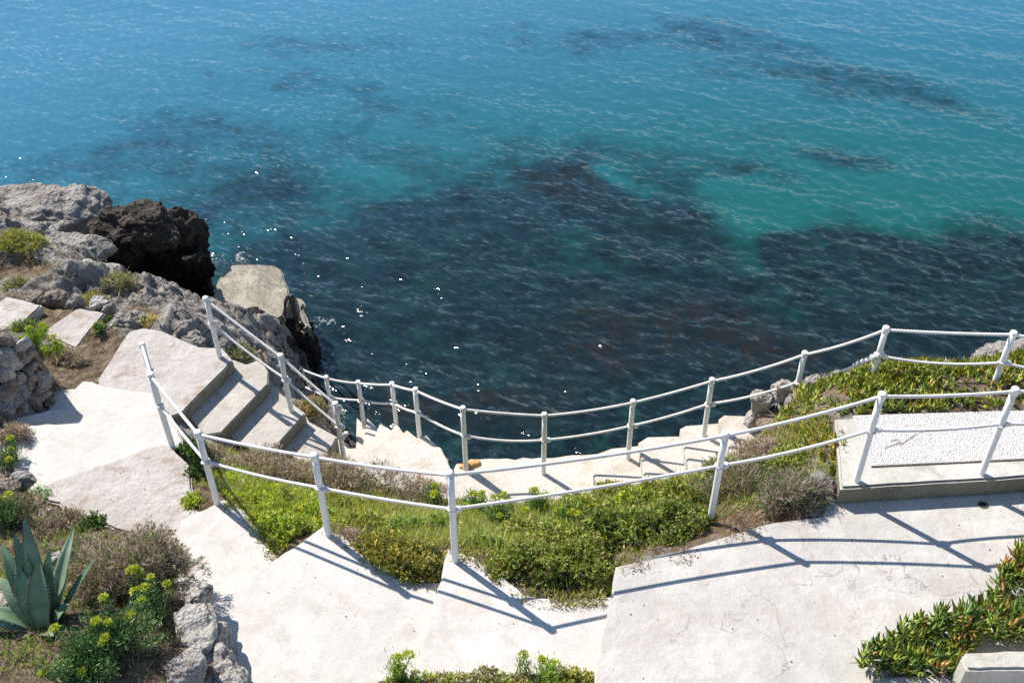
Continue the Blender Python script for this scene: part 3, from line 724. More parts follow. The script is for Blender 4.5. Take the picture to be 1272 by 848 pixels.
    for X, Y, rr in [(258,328,.5),(300,322,.35),(400,400,.3),(110,270,.22)]:
        c = at(X, Y, SEA)[:2]; foam_glint = np.maximum(foam_glint, .8 * np.exp(-((Qf - c) ** 2).sum(1) / rr ** 2))
    me = raw_mesh('sea', np.concatenate([xy, (SEA + z)[:, None]], 1), F, M['water'], True, extra={'weed': weed, 'brown': brown, 'foam_glint': foam_glint, 'far': np.hypot(xy[:, 0] - 6, xy[:, 1])})
    structure(link('sea', me))
m, nt, bs, out = new_mat('sea water'); k = NT(nt); M['water'] = m
bs.inputs['Base Color'].default_value = (0, 0, 0, 1)
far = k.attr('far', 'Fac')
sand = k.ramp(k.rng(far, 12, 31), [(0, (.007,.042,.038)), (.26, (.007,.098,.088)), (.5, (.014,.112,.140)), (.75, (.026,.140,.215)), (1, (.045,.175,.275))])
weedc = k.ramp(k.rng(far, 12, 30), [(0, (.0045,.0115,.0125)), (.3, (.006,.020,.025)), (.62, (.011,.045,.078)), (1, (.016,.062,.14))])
wv = k.n('ShaderNodeVectorMath', operation='ADD'); wn = k.n('ShaderNodeTexNoise'); wn.inputs['Scale'].default_value = 3.0; wn.inputs['Detail'].default_value = 4
k.l(k.P(), wn.inputs['Vector']); k.l(k.scale(wn.outputs['Color'], (.4,.4,.4)), wv.inputs[0]); k.l(k.P(), wv.inputs[1])
mott = k.noise(3.3, 7, .68, vec=wv.outputs[0])
weedc = k.mix(k.rng(mott, .46, .62, 0, .7), weedc, (.010, .042, .036))
vb = k.vor(1.5, 'F1', wv.outputs[0]); weedc = k.mix(k.rng(vb.outputs['Distance'], .15, .6, .6, 0), weedc, (.003, .007, .008))
weedc = k.mix(k.math('MULTIPLY', k.attr('brown', 'Fac'), k.rng(mott, .42, .54)), weedc, (.015, .0135, .010))
wm = k.rng(k.math('ADD', k.attr('weed', 'Fac'), k.math('MULTIPLY', k.math('SUBTRACT', mott, .5), .85)), .16, .80)
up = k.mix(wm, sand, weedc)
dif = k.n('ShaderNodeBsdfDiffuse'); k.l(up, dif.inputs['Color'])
nv = k.n('ShaderNodeCombineXYZ'); nv.inputs[2].default_value = 1; k.l(nv.outputs[0], dif.inputs['Normal'])
rot_ = k.n('ShaderNodeMapping'); rot_.inputs['Rotation'].default_value = (0, 0, math.radians(30)); k.l(k.P(), rot_.inputs['Vector'])
aniso = k.n('ShaderNodeVectorMath', operation='MULTIPLY'); aniso.inputs[1].default_value = (.72, 1.8, 1); k.l(rot_.outputs[0], aniso.inputs[0])
sy_ = k.n('ShaderNodeSeparateXYZ'); k.l(k.P(), sy_.inputs[0])
wind = k.math('MULTIPLY', k.rng(k.noise(.32, 3), .35, .65, .6, 1.0), k.rng(sy_.outputs['Y'], 10, 27, 1.5, .72))
def slopes(scale, det, amt):
    x = k.n('ShaderNodeTexNoise'); x.inputs['Scale'].default_value = scale; x.inputs['Detail'].default_value = det; x.inputs['Distortion'].default_value = .25; k.l(aniso.outputs[0], x.inputs['Vector'])
    sp_ = k.n('ShaderNodeSeparateXYZ'); k.l(x.outputs['Color'], sp_.inputs[0])
    u = k.math('MULTIPLY', k.math('SUBTRACT', sp_.outputs['X'], .5), amt); w_ = k.math('MULTIPLY', k.math('SUBTRACT', sp_.outputs['Y'], .5), amt * .6)
    return k.math('MULTIPLY', u, wind), k.math('MULTIPLY', w_, wind)
u0, v0 = slopes(7.4, 1.5, .95); u1, v1 = slopes(17, 2, .55)
uu = k.math('ADD', u0, u1); vv = k.math('ADD', v0, v1)
cx_ = k.n('ShaderNodeCombineXYZ')
k.l(k.math('ADD', k.math('MULTIPLY', uu, .5), k.math('MULTIPLY', vv, .87)), cx_.inputs[0]); k.l(k.math('SUBTRACT', k.math('MULTIPLY', uu, .87), k.math('MULTIPLY', vv, .5)), cx_.inputs[1])
ad_ = k.n('ShaderNodeVectorMath', operation='ADD'); gn_ = k.n('ShaderNodeNewGeometry'); k.l(gn_.outputs['Normal'], ad_.inputs[0]); k.l(cx_.outputs[0], ad_.inputs[1])
nm_ = k.n('ShaderNodeVectorMath', operation='NORMALIZE'); k.l(ad_.outputs[0], nm_.inputs[0]); b1 = nm_.outputs[0]
gl = k.n('ShaderNodeBsdfGlossy'); gl.inputs['Roughness'].default_value = .065; k.l(b1, gl.inputs['Normal'])
fr = k.n('ShaderNodeFresnel'); fr.inputs['IOR'].default_value = 1.58; k.l(b1, fr.inputs['Normal'])
mx = k.n('ShaderNodeMixShader'); k.l(fr.outputs[0], mx.inputs[0]); k.l(dif.outputs[0], mx.inputs[1]); k.l(gl.outputs[0], mx.inputs[2])
fo = k.n('ShaderNodeBsdfDiffuse'); fo.inputs['Color'].default_value = (.75, .76, .78, 1)
fm = k.rng(k.math('ADD', k.math('MULTIPLY', k.attr('foam_glint', 'Fac'), .55), k.math('MULTIPLY', k.math('SUBTRACT', k.noise(16, 6, .85), .5), 2.0)), .45, .68)
fm = k.math('MULTIPLY', fm, k.rng(k.attr('foam_glint', 'Fac'), .05, .3))
mx2 = k.n('ShaderNodeMixShader'); k.l(fm, mx2.inputs[0]); k.l(mx.outputs[0], mx2.inputs[1]); k.l(fo.outputs[0], mx2.inputs[2])
k.l(mx2.outputs[0], out.inputs[0])
sea()

# ------------------------------------------------------------------ rope railings
def sag_path(pts, sag, step=.009):
    out = []
    for a, b, s in zip(pts[:-1], pts[1:], sag):
        L = np.linalg.norm(b - a); n = max(4, int(L / step)); t = np.linspace(0, 1, n, endpoint=False)
        p = a + (b - a) * t[:, None]; p[:, 2] -= 4 * s * t * (1 - t) * L; out.append(p)
    out.append(pts[-1:]); return np.concatenate(out)

def railing(name, label, posts, group=None, top_ext=(None, None), rad=.0282, mid=.6, sag=.012, lumps=(), midoff=.0, smooth=False, rope_r=.0138):
    """posts: list of (base xyz, top z)"""
    c = np.mean([p[0] for p in posts], 0); e = empty(name, (c[0], c[1], min(p[0][2] for p in posts)), label, 'railing', group)
    tops, mids = [], []
    for i, (b, zt) in enumerate(posts):
        b = np.array(b, float); H = zt - b[2]
        nb = np.array(posts[min(i + 1, len(posts) - 1)][0]) - np.array(posts[max(i - 1, 0)][0]); nb[2] = 0; nb /= np.linalg.norm(nb) + 1e-9
        g = Geo(); r = np.random.default_rng(i + len(posts))
        lean = r.normal(0, .004, 2)
        zz = np.array([-.06, 0, .004, .02, .3, .7, 1]); zz = np.where(zz > .02, zz * (H - .02), zz)
        P = np.array([[b[0] + lean[0] * t, b[1] + lean[1] * t, b[2] + t] for t in zz])
        g.add(*tube(P, rad * np.array([1, 1, 1, 1, 1, 1, 1]), 20)); po = g.make('post', M['paint'], e, True)
        g = Geo(); q = b + [0, 0, H - .055]
        pr = np.array([[0, 0, -.012], [0, 0, -.010], [0, 0, .0], [0, 0, .045], [0, 0, .055], [0, 0, .0585]]); g.add(*tube(q + pr, rad * np.array([1.03, 1.12, 1.15, 1.15, 1.06, .8]), 20)); g.make('cap', M['paint'], po, True)
        t_ = b + [0, 0, H - .035]; tops.append(t_)
        mm = b + [0, 0, H * mid]; mids.append(mm)
        # knot beside the post where the middle rope passes
        V, F = rock_verts((.028, .026, .026), 500 + i, 3, 3, .14, .05); g = Geo(); g.add(V + mm + nb * (rad + .022), F)
        th = np.linspace(0, 2 * math.pi, 26); w = np.stack([mm[0] + np.cos(th) * (rad + .006), mm[1] + np.sin(th) * (rad + .006), mm[2] + .012 * np.sin(th + i)], -1); g.add(*tube(w, .009, 6, cap=False))
        kn = g.make('knot', M['rope'], e, True)
    T = np.array(tops); Md = np.array(mids)
    ext0, ext1 = top_ext
    if ext0: T = np.concatenate([[ext0[0]], T]); Md = np.concatenate([[ext0[1]], Md])
    if ext1: T = np.concatenate([T, [ext1[0]]]); Md = np.concatenate([Md, [ext1[1]]])
    r = np.random.default_rng(len(posts))
    for nm, A in (('top_rope', T), ('middle_rope', Md)):
        g = Geo(); sg = sag * r.uniform(.5, 1.6, len(A) - 1) * (1 if nm == 'top_rope' else 1.7)
        g.add(*tube(sag_path(A, sg), rope_r if nm == 'top_rope' else rope_r * .97, 12, lobes=3, pitch=.085, amp=.30)); g.make(nm, M['rope'], e, True)
    for (p, rr, sd) in lumps:
        V, F = rock_verts((rr, rr * .85, rr), 600 + sd, 3, 3, .2, .06); g = Geo(); g.add(V + p, F); g.make('knot', M['rope'], e, True)
    return e

def post(bx, by, bz, tx, ty):
    b = at(bx, by, bz); r = ray(float(tx), float(ty)); kk = (r[:2] @ b[:2]) / (r[:2] @ r[:2]); return (b, kk * r[2] + CAMH + .01)
def post_top(tx, ty, zt, zb):
    t = at(tx, ty, zt); return (np.array([t[0], t[1], zb]), zt + .01)
P0 = post_top(176, 427, -.1, -1.0)
fr_posts = [P0, post(215,557,-.56,189,464), post(270,625,-.38,251,535), post(408,664,-.25,394,564), post(565.5,696,-.13,557,587), post(884,636,-.04,893.5,537), post(1064,597,.2,1095,489), post(1219,588,.2,1264,484)]
d_ = fr_posts[-1][0] - fr_posts[-2][0]; fr_posts.append((fr_posts[-1][0] + d_, fr_posts[-1][1]))
a_ = fr_posts[-1][0] + d_ * .6
railing('rope_railing', 'white post and twisted rope railing along the terrace edge and raised platform', fr_posts, 'white rope railings')
L0, L1, L2 = post(273,443,-1.05,255,370), post(362,510.5,-1.39,348.5,441), post(427,567,-1.72,413.5,501)
k2 = L2[0]; hh = L2[1]
railing('rope_railing', 'white post and rope railing along the broad concrete steps, three posts', [L0, L1, L2], 'white rope railings', mid=.58,
        lumps=[(np.array([k2[0] + .03, k2[1], hh - .09]), .036, 1), (np.array([k2[0] - .02, k2[1] + .02, hh - .06]), .034, 2), (np.array([k2[0] + .05, k2[1] + .03, hh - .17]), .03, 3), (np.array([k2[0] + .01, k2[1], hh - .52]), .038, 4), (np.array([k2[0] + .07, k2[1], hh - .47]), .026, 5)])
sp = [post_top(405,468,-2.2,-3.05), post(452,527,-2.9,445,474), post(493,533,-2.55,485,476), post(522,549.5,-2.15,515,483), post(579,585,-2.0,578,506), post(675,588,-2.0,673,514),
      post(780,569,-1.79,787.5,498), post(874,541,-1.43,884,471), post_top(1000,438,-.05,-.98), post_top(1101,407,.65,-.15), post_top(1259.5,413,.75,-.1)]
d_ = sp[-1][0] - sp[-2][0]; sp.append((sp[-1][0] + d_, sp[-1][1]))
e0 = at(374, 459, -2.25)
m9 = sp[9]
def mp_(f):
    a, b = [np.array([q[0][0], q[0][1], q[0][2] + (q[1] - q[0][2]) * .57]) for q in (sp[9], sp[8])]
    return a + (b - a) * f - [0, 0, .07 * f]
sr = railing('rope_railing', 'long white rope railing on the sea side of the lower path and winding steps', sp, 'white rope railings', mid=.57,
        top_ext=((at(373, 458, -2.3), at(380, 481, -2.75)), None), sag=.02,
        lumps=[(mp_(f) , q, n_) for n_, (f, q) in enumerate([(.06, .032), (.12, .026), (.17, .027), (.23, .022), (.28, .018), (.0, .042), (-.02, .036)])])
# iron pin that holds the lower end of the rope
g = Geo(); g.add(*tube([at(376,474,-2.9), at(374,457,-2.25)], .016, 8)); g.make('anchor_pin', M['iron'], sr, True)
# short wooden peg behind the stair
pg_b = at(329, 452, -1.7); g = Geo(); g.add(*tube([pg_b - [0, 0, .2], pg_b + [0, 0, .02], at(323, 436, -1.35)], .022, 8)); o = g.make('wooden_peg', M['wood'], smooth=True)
tag(o, 'short weathered wooden peg standing behind the broad concrete steps', 'peg')

# ------------------------------------------------------------------ vegetation
def colvar(base, n, v=.25, hue=.12, r=rng):
    c = np.array(base)[None] * (1 + r.normal(0, v, (n, 1))) * (1 + r.normal(0, hue, (n, 3)))
    return np.clip(c, .004, .9)
GAIN = 2.1
def pick(cols, w, n, v=.22, r=rng):
    i = r.choice(len(cols), n, p=np.array(w) / np.sum(w)); return np.clip(np.array(cols)[i] * (1 + r.normal(0, v, (n, 1))), .004, .9)
def unit(v): return v / (np.linalg.norm(v, axis=-1, keepdims=True) + 1e-9)

def blades(base, d, L, W, C, bend=.3, r=rng):
    C = np.clip(C * GAIN, .004, .8)
    """ribbons with a bend: base (n,3), direction (n,3)"""
    n = len(base); d = unit(d); L = np.broadcast_to(L, (n,))[:, None]; W = np.broadcast_to(W, (n,))[:, None]
    s = unit(np.cross(d, r.normal(size=(n, 3)))); up = np.cross(s, d)
    m = base + d * L * .55 + up * L * bend * .12; t = base + d * L + up * L * bend * .5
    V = np.stack([base - s * W * .35, base + s * W * .35, m + s * W * .5, m - s * W * .5, t + s * W * .08, t - s * W * .08], 1).reshape(-1, 3)
    i = np.arange(n)[:, None] * 6
    F = np.concatenate([i + np.array([0, 1, 2, 3]), i + np.array([3, 2, 4, 5])])
    return V, F, np.repeat(C, 6, 0)
def fingers(base, d, L, W, C, tipC=None, bend=.25, r=rng):
    C = np.clip(C * GAIN, .004, .8)
    """fleshy three sided leaves"""
    n = len(base); d = unit(d); L = np.broadcast_to(L, (n,))[:, None]; W = np.broadcast_to(W, (n,))[:, None]
    up = np.array([0, 0, 1.0]) - d * d[:, 2:3]; up = unit(up + r.normal(0, .15, (n, 3))); s = np.cross(d, up)
    m = base + d * L * .5 - up * L * .05; t = base + d * L + up * L * bend * .45
    rings = []
    for c, w in ((base, .75), (m, 1.0), (t, .12)):
        rings += [c + (s * .5 + up * .3) * W * w, c - up * .42 * W * w, c + (-s * .5 + up * .3) * W * w]
    V = np.stack(rings, 1).reshape(-1, 3); i = np.arange(n)[:, None] * 9; F = []
    for k in (0, 3):
        for a in range(3): F.append(i + np.array([k + a, k + (a + 1) % 3, k + 3 + (a + 1) % 3, k + 3 + a]))
    CC = np.repeat(C[:, None], 9, 1)
    if tipC is not None: CC[:, 6:] = tipC[:, None]
    return V, np.concatenate(F), CC.reshape(-1, 3)
def in_area(poly_xy, n, r=rng):
    P = np.array(poly_xy); lo, hi = P.min(0), P.max(0); out = np.zeros((0, 2))
    while len(out) < n:
        q = r.uniform(lo, hi, (n * 2, 2)); out = np.concatenate([out, q[in_poly(q, P)]])
    return out[:n]
def area_of(P):
    P = np.array(P); x, y = P[:, 0], P[:, 1]; return abs(np.dot(x, np.roll(y, -1)) - np.dot(y, np.roll(x, -1))) / 2
def on_ground(q, dz=0): return np.concatenate([q, ground_z(q)[:, None] + dz], 1)
def updir(n, spread, r=rng): return unit(np.array([0, 0, 1.0]) + r.normal(0, spread, (n, 3)))

def sprigs(P, N, leaves, L, W, cols, w, g, stem=.05, spread=.55, v=.25, r=rng, bend=.3, v2=.18):
    """each sprig: a few leaves around a short shoot"""
    n = len(P); N = unit(N); tone = (1 + r.normal(0, v2, n))
    idx = np.repeat(np.arange(n), leaves); t = r.uniform(0, 1, len(idx))
    b = P[idx] + N[idx] * (t * stem)[:, None] + r.normal(0, .004, (len(idx), 3)); d = N[idx] * (.25 + .9 * t[:, None]) + r.normal(0, spread, (len(idx), 3))
    sc = (.6 + .8 * r.uniform(size=len(idx)))
    kind = r.choice(len(cols), n, p=np.array(w) / np.sum(w)); C = np.array(cols)[kind][idx] * tone[idx][:, None] * (1 + r.normal(0, v, (len(idx), 1)))
    g.add(*blades(b, d, L * sc, W * sc, np.clip(C, .004, .9), bend, r))

def lumpy(c, radii, n, lobes, seed, lobe_r=(.32, .5)):
    """points + normals on a lumpy dome"""
    r = np.random.default_rng(seed); radii = np.array(radii)
    u = unit(r.normal(size=(lobes, 3))); u[:, 2] = np.abs(u[:, 2]) * .9 + .05; u = unit(u)
    cen = u * r.uniform(.35, .75, (lobes, 1)); rad = r.uniform(*lobe_r, lobes)
    k = r.integers(0, lobes, n); nv = unit(r.normal(size=(n, 3)) + u[k] * .9); nv[:, 2] = np.where(nv[:, 2] < -.3, -nv[:, 2], nv[:, 2])
    depth = 1 - .35 * r.uniform(size=n) ** 2.2
    p = cen[k] + nv * (rad[k] * depth)[:, None]; p[:, 2] = np.maximum(p[:, 2], -.05)
    return c + p * radii, unit(nv / radii), cen * radii + c

def shrub(name, X, Y, radii, label, cat, cols, w, seed, dens=900, leaves=9, L=.022, W=.009, lobes=22, spread=.6, stem=.04, v=.25, twig=(.16, .11, .08), z=None, group=None, twigs_out=0, tw_col=None, mat='leaf', lobe_r=(.32, .5)):
    r = np.random.default_rng(seed); c = hit(X, Y); c[2] = ground_z(c[None, :2])[0] - .03 if z is None else z
    e = empty(name, c, label, cat, group)
    S = 2 * math.pi * ((radii[0] * radii[1]) ** .8 + 2 * ((radii[0] + radii[1]) / 2 * radii[2]) ** .8) / 3 ; n = int(S * dens)
    P, N, cen = lumpy(c, radii, n, lobes, seed, lobe_r)
    g = Geo(); sprigs(P, N + np.array([0, 0, .3]), leaves, L, W, cols, w, g, stem, spread, v, r); g.make('foliage', M[mat], e)
    g = Geo()
    for q in cen[:14]:
        a = c + np.append(r.normal(0, .03, 2), 0); m_ = (a + q) / 2 + r.normal(0, .03, 3); g.add(*tube([a, m_, q], [.010, .007, .004], 5))
    V = g.V; n_ = g.n; g.C = [np.broadcast_to(np.array(twig), (n_, 3))]
    if twigs_out:
        k = r.integers(0, len(P), twigs_out); tc = pick(tw_col, [1] * len(tw_col), twigs_out, .25, r)
        g.add(*blades(P[k] - N[k] * .03, N[k] + r.normal(0, .45, (twigs_out, 3)) + np.array([0, 0, .35]), r.uniform(.05, .13, twigs_out), .0035, tc, .4, r))
    g.make('stem', M['dry'], e)
    return e

OLIVE = [(.075,.105,.022), (.11,.135,.03), (.05,.075,.018), (.15,.15,.05), (.09,.07,.03)]
OLIVEW = [3, 3, 2, 1.2, .6]
LIME = [(.24,.27,.035), (.17,.22,.03), (.11,.16,.03), (.30,.26,.05)]
GREENG = [(.15,.20,.045), (.12,.165,.05), (.20,.22,.055), (.24,.22,.09)]
HEATH = [(.24,.18,.16), (.17,.125,.11), (.30,.235,.215), (.11,.085,.065), (.12,.135,.045)]
oc = [(.115,.140,.028),(.18,.195,.045),(.065,.09,.020),(.24,.21,.07),(.13,.09,.045)]
DARKG = [(.04,.07,.018), (.06,.095,.022), (.03,.05,.016)]

# --- ground cover of the bank between the terrace and the lower path (uncountable: stuff)
def cover(name, poly_px, dens, cols, w, L, W, spread, label, seed, clump=.5, mat='leaf', dz=0.0, bend=.4, cs=3.0, poly=None):
    r = np.random.default_rng(seed); poly = hits(poly_px) if poly is None else poly
    n = int(area_of(poly) * dens); q = in_area(poly, n, r)
    nz = fbm(np.concatenate([q * cs, np.full((n, 1), seed * 1.7)], 1), 3, seed)
    keep = r.uniform(size=n) < np.clip(.75 + clump * 2 * nz, .12, 1); q = q[keep]; nz = nz[keep]; n = len(q)
    hump = np.clip(nz + .25, 0, 1)
    P = on_ground(q); P[:, 2] += hump * dz * r.uniform(0, 1, n) ** .4
    C = pick(cols, w, n, .22, r) * (1 + .25 * fbm(np.concatenate([q * 6, np.zeros((n, 1))], 1), 2, seed + 5))[:, None]
    g = Geo(); g.add(*blades(P, updir(n, spread, r), r.uniform(.55, 1.3, n) * L, r.uniform(.7, 1.3, n) * W, np.clip(C, .004, .9), bend, r))
    o = g.make(name, M[mat]); return tag(o, label, None, None, 'stuff')
ground_all = [(232,600),(262,560),(330,566),(400,580),(470,596),(560,622),(660,624),(760,612),(850,595),(905,572),(950,520),(1000,500),(1035,545),(1045,600),(1010,630),(985,636),(915,636),(885,650),(800,692),(755,742),(690,745),(630,715),(600,690),(555,680),(545,718),(515,720),(455,690),(430,660),(400,655),(340,690),(310,640),(280,617)]
cover('low_grass', ground_all, 6500, GREENG + LIME[:1] + HEATH[:3] + oc[:2], [1.5,1.5,1.5,2,1.5,1.3,1,1,3,3], .06, .006, .45, 'mixed low grass and herbs covering the bank below the terrace', 1, .35, dz=.06)
cover('ground_cover', [(270,610),(300,590),(360,608),(420,625),(425,655),(400,652),(342,692),(318,660)], 14000, LIME, [4,3,2,1.5], .05, .010, .7, 'bright yellow green succulent ground cover below the path railing', 2, .5, dz=.14, cs=4)
cover('grass', [(330,605),(420,618),(560,640),(640,640),(600,690),(555,680),(440,655)], 6000, GREENG + [(.26,.28,.07),(.30,.26,.12)], [2,1.5,3,3,3,1.5], .11, .006, .5, 'fine pale green grass on the bank behind the railing', 3, .9)
cover('grass', [(560,630),(700,635),(800,625),(850,640),(700,690),(610,700)], 5000, GREENG + [(.28,.26,.13),(.26,.28,.07)], [2,2,3,3,2,2], .13, .006, .45, 'tall soft grass on the bank among the samphire', 4, .9)
cover('ground_cover', [(640,628),(740,605),(800,592),(830,604),(780,625),(700,650)], 12000, LIME + [(.13,.15,.03)], [2,3,3,1,3], .045, .009, .7, 'olive and lime ground cover beside the rising steps', 5, .5, dz=.10, cs=4)
cover('dry_stems', ground_all, 420, [(.26,.21,.15),(.20,.15,.10),(.30,.27,.16)], [2,2,1], .17, .004, .45, 'thin dry stems standing among the plants of the bank', 15, .6, mat='dry')
cover('soil_litter', [(885,645),(915,640),(985,645),(960,668),(900,668)], 5000, [(.20,.12,.06),(.14,.08,.04),(.28,.18,.10)], [3,2,1], .05, .004, 1.6, 'brown litter on the bare soil by the corner post', 6, .4, mat='dry')

# --- shrubs of the bank
def bush(X, Y, rad, label, cols, w, seed, **kw): return shrub('shrub', X, Y, rad, label, 'shrub', cols, w, seed, **kw)
kw = dict(dens=1150, leaves=10, L=.020, W=.010, spread=.75, lobes=26, stem=.035, lobe_r=(.22,.36))
kb = dict(kw, L=.032, W=.014, dens=650, leaves=9)
bush(652,712,(.42,.30,.30),'olive green shrub at the lower left end of the thicket, spilling onto the landing',oc,OLIVEW,201,**kw)
bush(718,710,(.46,.34,.38),'dense olive shrub overhanging the step edge of the terrace',oc,OLIVEW,202,**kw)
bush(695,680,(.38,.30,.24),'lighter olive shrub rising behind the thicket in the middle of the bank',oc[:2]+[(.20,.19,.07)],[2,3,2],203,**kb)
bush(775,672,(.46,.34,.33),'dark green shrub in the middle of the thicket along the terrace edge',oc[:3],[3,1.5,3],204,**kb)
bush(838,660,(.42,.30,.32),'dark rounded shrub beside the corner post on bare soil',oc[:3]+[(.10,.075,.035)],[3,1.2,3,.6],205,**kw)
bush(858,625,(.32,.28,.24),'olive shrub behind the corner post',oc,OLIVEW,206,**kw)
bush(800,632,(.36,.26,.18),'low pale olive shrub on the upper bank near the rising steps',oc[:2]+LIME[:2],[3,3,1,2],207,**kb)
bush(735,648,(.34,.26,.17),'low yellowish olive shrub among the grass',oc[:2]+[(.20,.19,.06)],[2,3,3],208,**kb)
bush(472,688,(.34,.24,.21),'low golden olive shrub beside the landing, next to a purple dry patch',[(.19,.17,.03),(.13,.13,.025),(.26,.20,.05),(.09,.10,.025)],[3,3,2,2],209,**kw)
bush(516,702,(.32,.22,.23),'golden olive shrub against the step below a railing post',[(.19,.17,.03),(.13,.13,.025),(.24,.19,.05),(.08,.09,.025)],[3,3,2,2],210,**kw)
bush(358,664,(.30,.21,.17),'yellow green cushion shrub in the notch between two path steps',LIME,[4,3,2,1],211,**kw)
bush(322,645,(.16,.14,.10),'small yellow green cushion in the shadow of the second railing post',LIME,[4,3,2,1],212,**kw)
for i_, (X_, Y_, rd_, cl_, lb_) in enumerate([(300,632,(.22,.18,.12),0,'lime cushion plant next to the second railing post'),(385,645,(.24,.18,.11),0,'lime cushion plant just above the path edge beside the third railing post'),
    (345,622,(.26,.2,.13),1,'yellow olive cushion below the dry heath and above the lime cushions'),(420,632,(.26,.2,.13),1,'yellow olive cushion behind the third railing post'),(450,655,(.24,.18,.14),1,'olive cushion between the third post and the golden shrubs'),
    (500,660,(.26,.2,.14),2,'pale green cushion in the grass left of the middle post'),(545,662,(.2,.18,.13),2,'green cushion touching the middle railing post'),(600,680,(.2,.16,.12),2,'green cushion at the tip of the landing beside the middle post'),
    (640,665,(.26,.2,.16),1,'olive cushion under the samphire in the middle of the bank'),(760,620,(.3,.2,.15),1,'yellow olive cushion just below the lower path'),(830,612,(.28,.2,.14),1,'yellow olive cushion below the first rising step'),(680,668,(.24,.2,.15),2,'green cushion above the dense olive shrub')]):
    bush(X_, Y_, rd_, lb_, [LIME, [(.19,.19,.04),(.15,.165,.035),(.24,.22,.07),(.12,.13,.03)], [(.15,.20,.05),(.12,.16,.04),(.20,.22,.06),(.10,.14,.035)]][cl_], [3,3,2,2], 280 + i_, **kw)
hk = dict(dens=700, leaves=7, L=.022, W=.006, spread=.8, lobes=20, stem=.06, twigs_out=1500, tw_col=HEATH[:3], lobe_r=(.26,.42))
bush(318,592,(.50,.32,.30),'greyish brown dry heath under the railing beside the broad steps',HEATH+[(.12,.15,.05)],[3,2,2,1,1.5,1],220,**hk)
bush(398,603,(.50,.30,.30),'purplish dry heath shrub between the rope rail and the last broad step',HEATH,[3,2,2,1,1],221,**hk)
bush(465,612,(.46,.28,.30),'brown heath shrub with a green heart beside the winding steps',HEATH+DARKG,[2,2,1.5,1,1,1,1,.5],222,**hk)
bush(522,622,(.34,.24,.24),'small dry heath shrub at the foot of the winding steps',HEATH,[3,2,2,1,1],223,**hk)
bush(433,672,(.15,.12,.10),'small purple grey dry patch beside a railing post',HEATH[:4],[3,2,2,1],224,**hk)
bush(922,610,(.44,.32,.36),'dark brown green thicket behind the bare soil patch',DARKG+HEATH[3:4]+[(.09,.085,.03),(.12,.085,.055)],[3,3,1,1.6,2,1.4],225,**hk)
bush(975,625,(.30,.24,.30),'dark shrub with grey dead twigs beside the platform corner',DARKG+HEATH[1:4],[3,3,1,1,.6,1.5],226,**hk)
bush(945,575,(.36,.26,.20),'reddish brown dry heath below the ice plants near the rising steps',HEATH+[(.22,.13,.09)],[3,2,2,1,1,2],227,**hk)
bush(985,580,(.30,.24,.18),'moss green cushion shrub below the platform corner',oc[:2]+[(.17,.18,.06)],[2,3,2],228,**kw)
bush(1008,620,(.17,.14,.15),'small drooping dark shrub hanging off the platform corner',DARKG+HEATH[:2],[3,2,1,1,1],229,**hk)
bush(905,590,(.28,.22,.17),'pale olive cushion shrub above the rising steps',oc[:2]+[(.18,.18,.07)],[2,3,2],230,**kw)

# loose edge of the bank : soil and sprigs spilling over the rim of the slabs
def band(pts, wd):
    P = np.array(pts); T = np.gradient(P, axis=0); T /= np.linalg.norm(T, axis=1, keepdims=True); Nn = np.stack([-T[:, 1], T[:, 0]], -1)
    return [tuple(p) for p in np.concatenate([P + Nn * wd, (P - Nn * wd)[::-1]])]
edge1 = np.array(px([(282,620),(312,641),(338,684),(344,693)], -.36)); edge2 = np.array(px([(405,655),(426,664),(462,698),(520,722),(545,722)], -.24))
edge3 = np.array(px([(560,684),(602,696),(624,715),(650,740),(700,746),(752,742)], -.12)); edge4 = np.array(px([(768,704),(800,697),(850,690),(890,668),(955,652),(985,645),(1012,628)], 0))
def edge_cover(name, zs, wd, dens, cols, w, L, W, spread, seed, label, mat):
    r = np.random.default_rng(seed); g = Geo()
    for P, z0 in zs:
        n = max(3, len(P)); poly = band(P, wd); k = int(area_of(poly) * dens); q = in_area(poly, k, r)
        nz = fbm(np.concatenate([q * 5, np.full((k, 1), seed)], 1), 2, seed); m_ = r.uniform(size=k) < np.clip(.45 + 1.6 * nz, 0.02, 1); q = q[m_]; k = len(q)
        p3_ = np.concatenate([q, np.full((k, 1), z0 + .004)], 1); g.add(*blades(p3_, updir(k, spread, r), L * r.uniform(.5, 1.4, k), W * r.uniform(.6, 1.4, k), pick(cols, w, k, .25, r), .5, r))
    o = g.make(name, M[mat]); return tag(o, label, None, None, 'stuff')
E4 = [(edge1, -.38), (edge2, -.25), (edge3, -.13), (edge4, 0)]
edge_cover('soil_litter', E4, .10, 5200, [(.16,.11,.07),(.11,.075,.05),(.24,.18,.13)], [3,2,2], .022, .006, 1.9, 21, 'brown crumbs of soil and dead leaves along the rim of the bank', 'dry')
edge_cover('ground_cover', E4[:3], .07, 5200, [(.17,.18,.035),(.13,.15,.03),(.22,.20,.06),(.20,.15,.11)], [3,2,2,1.5], .045, .009, .9, 22, 'short sprigs creeping over the rim of the path slabs', 'leaf')

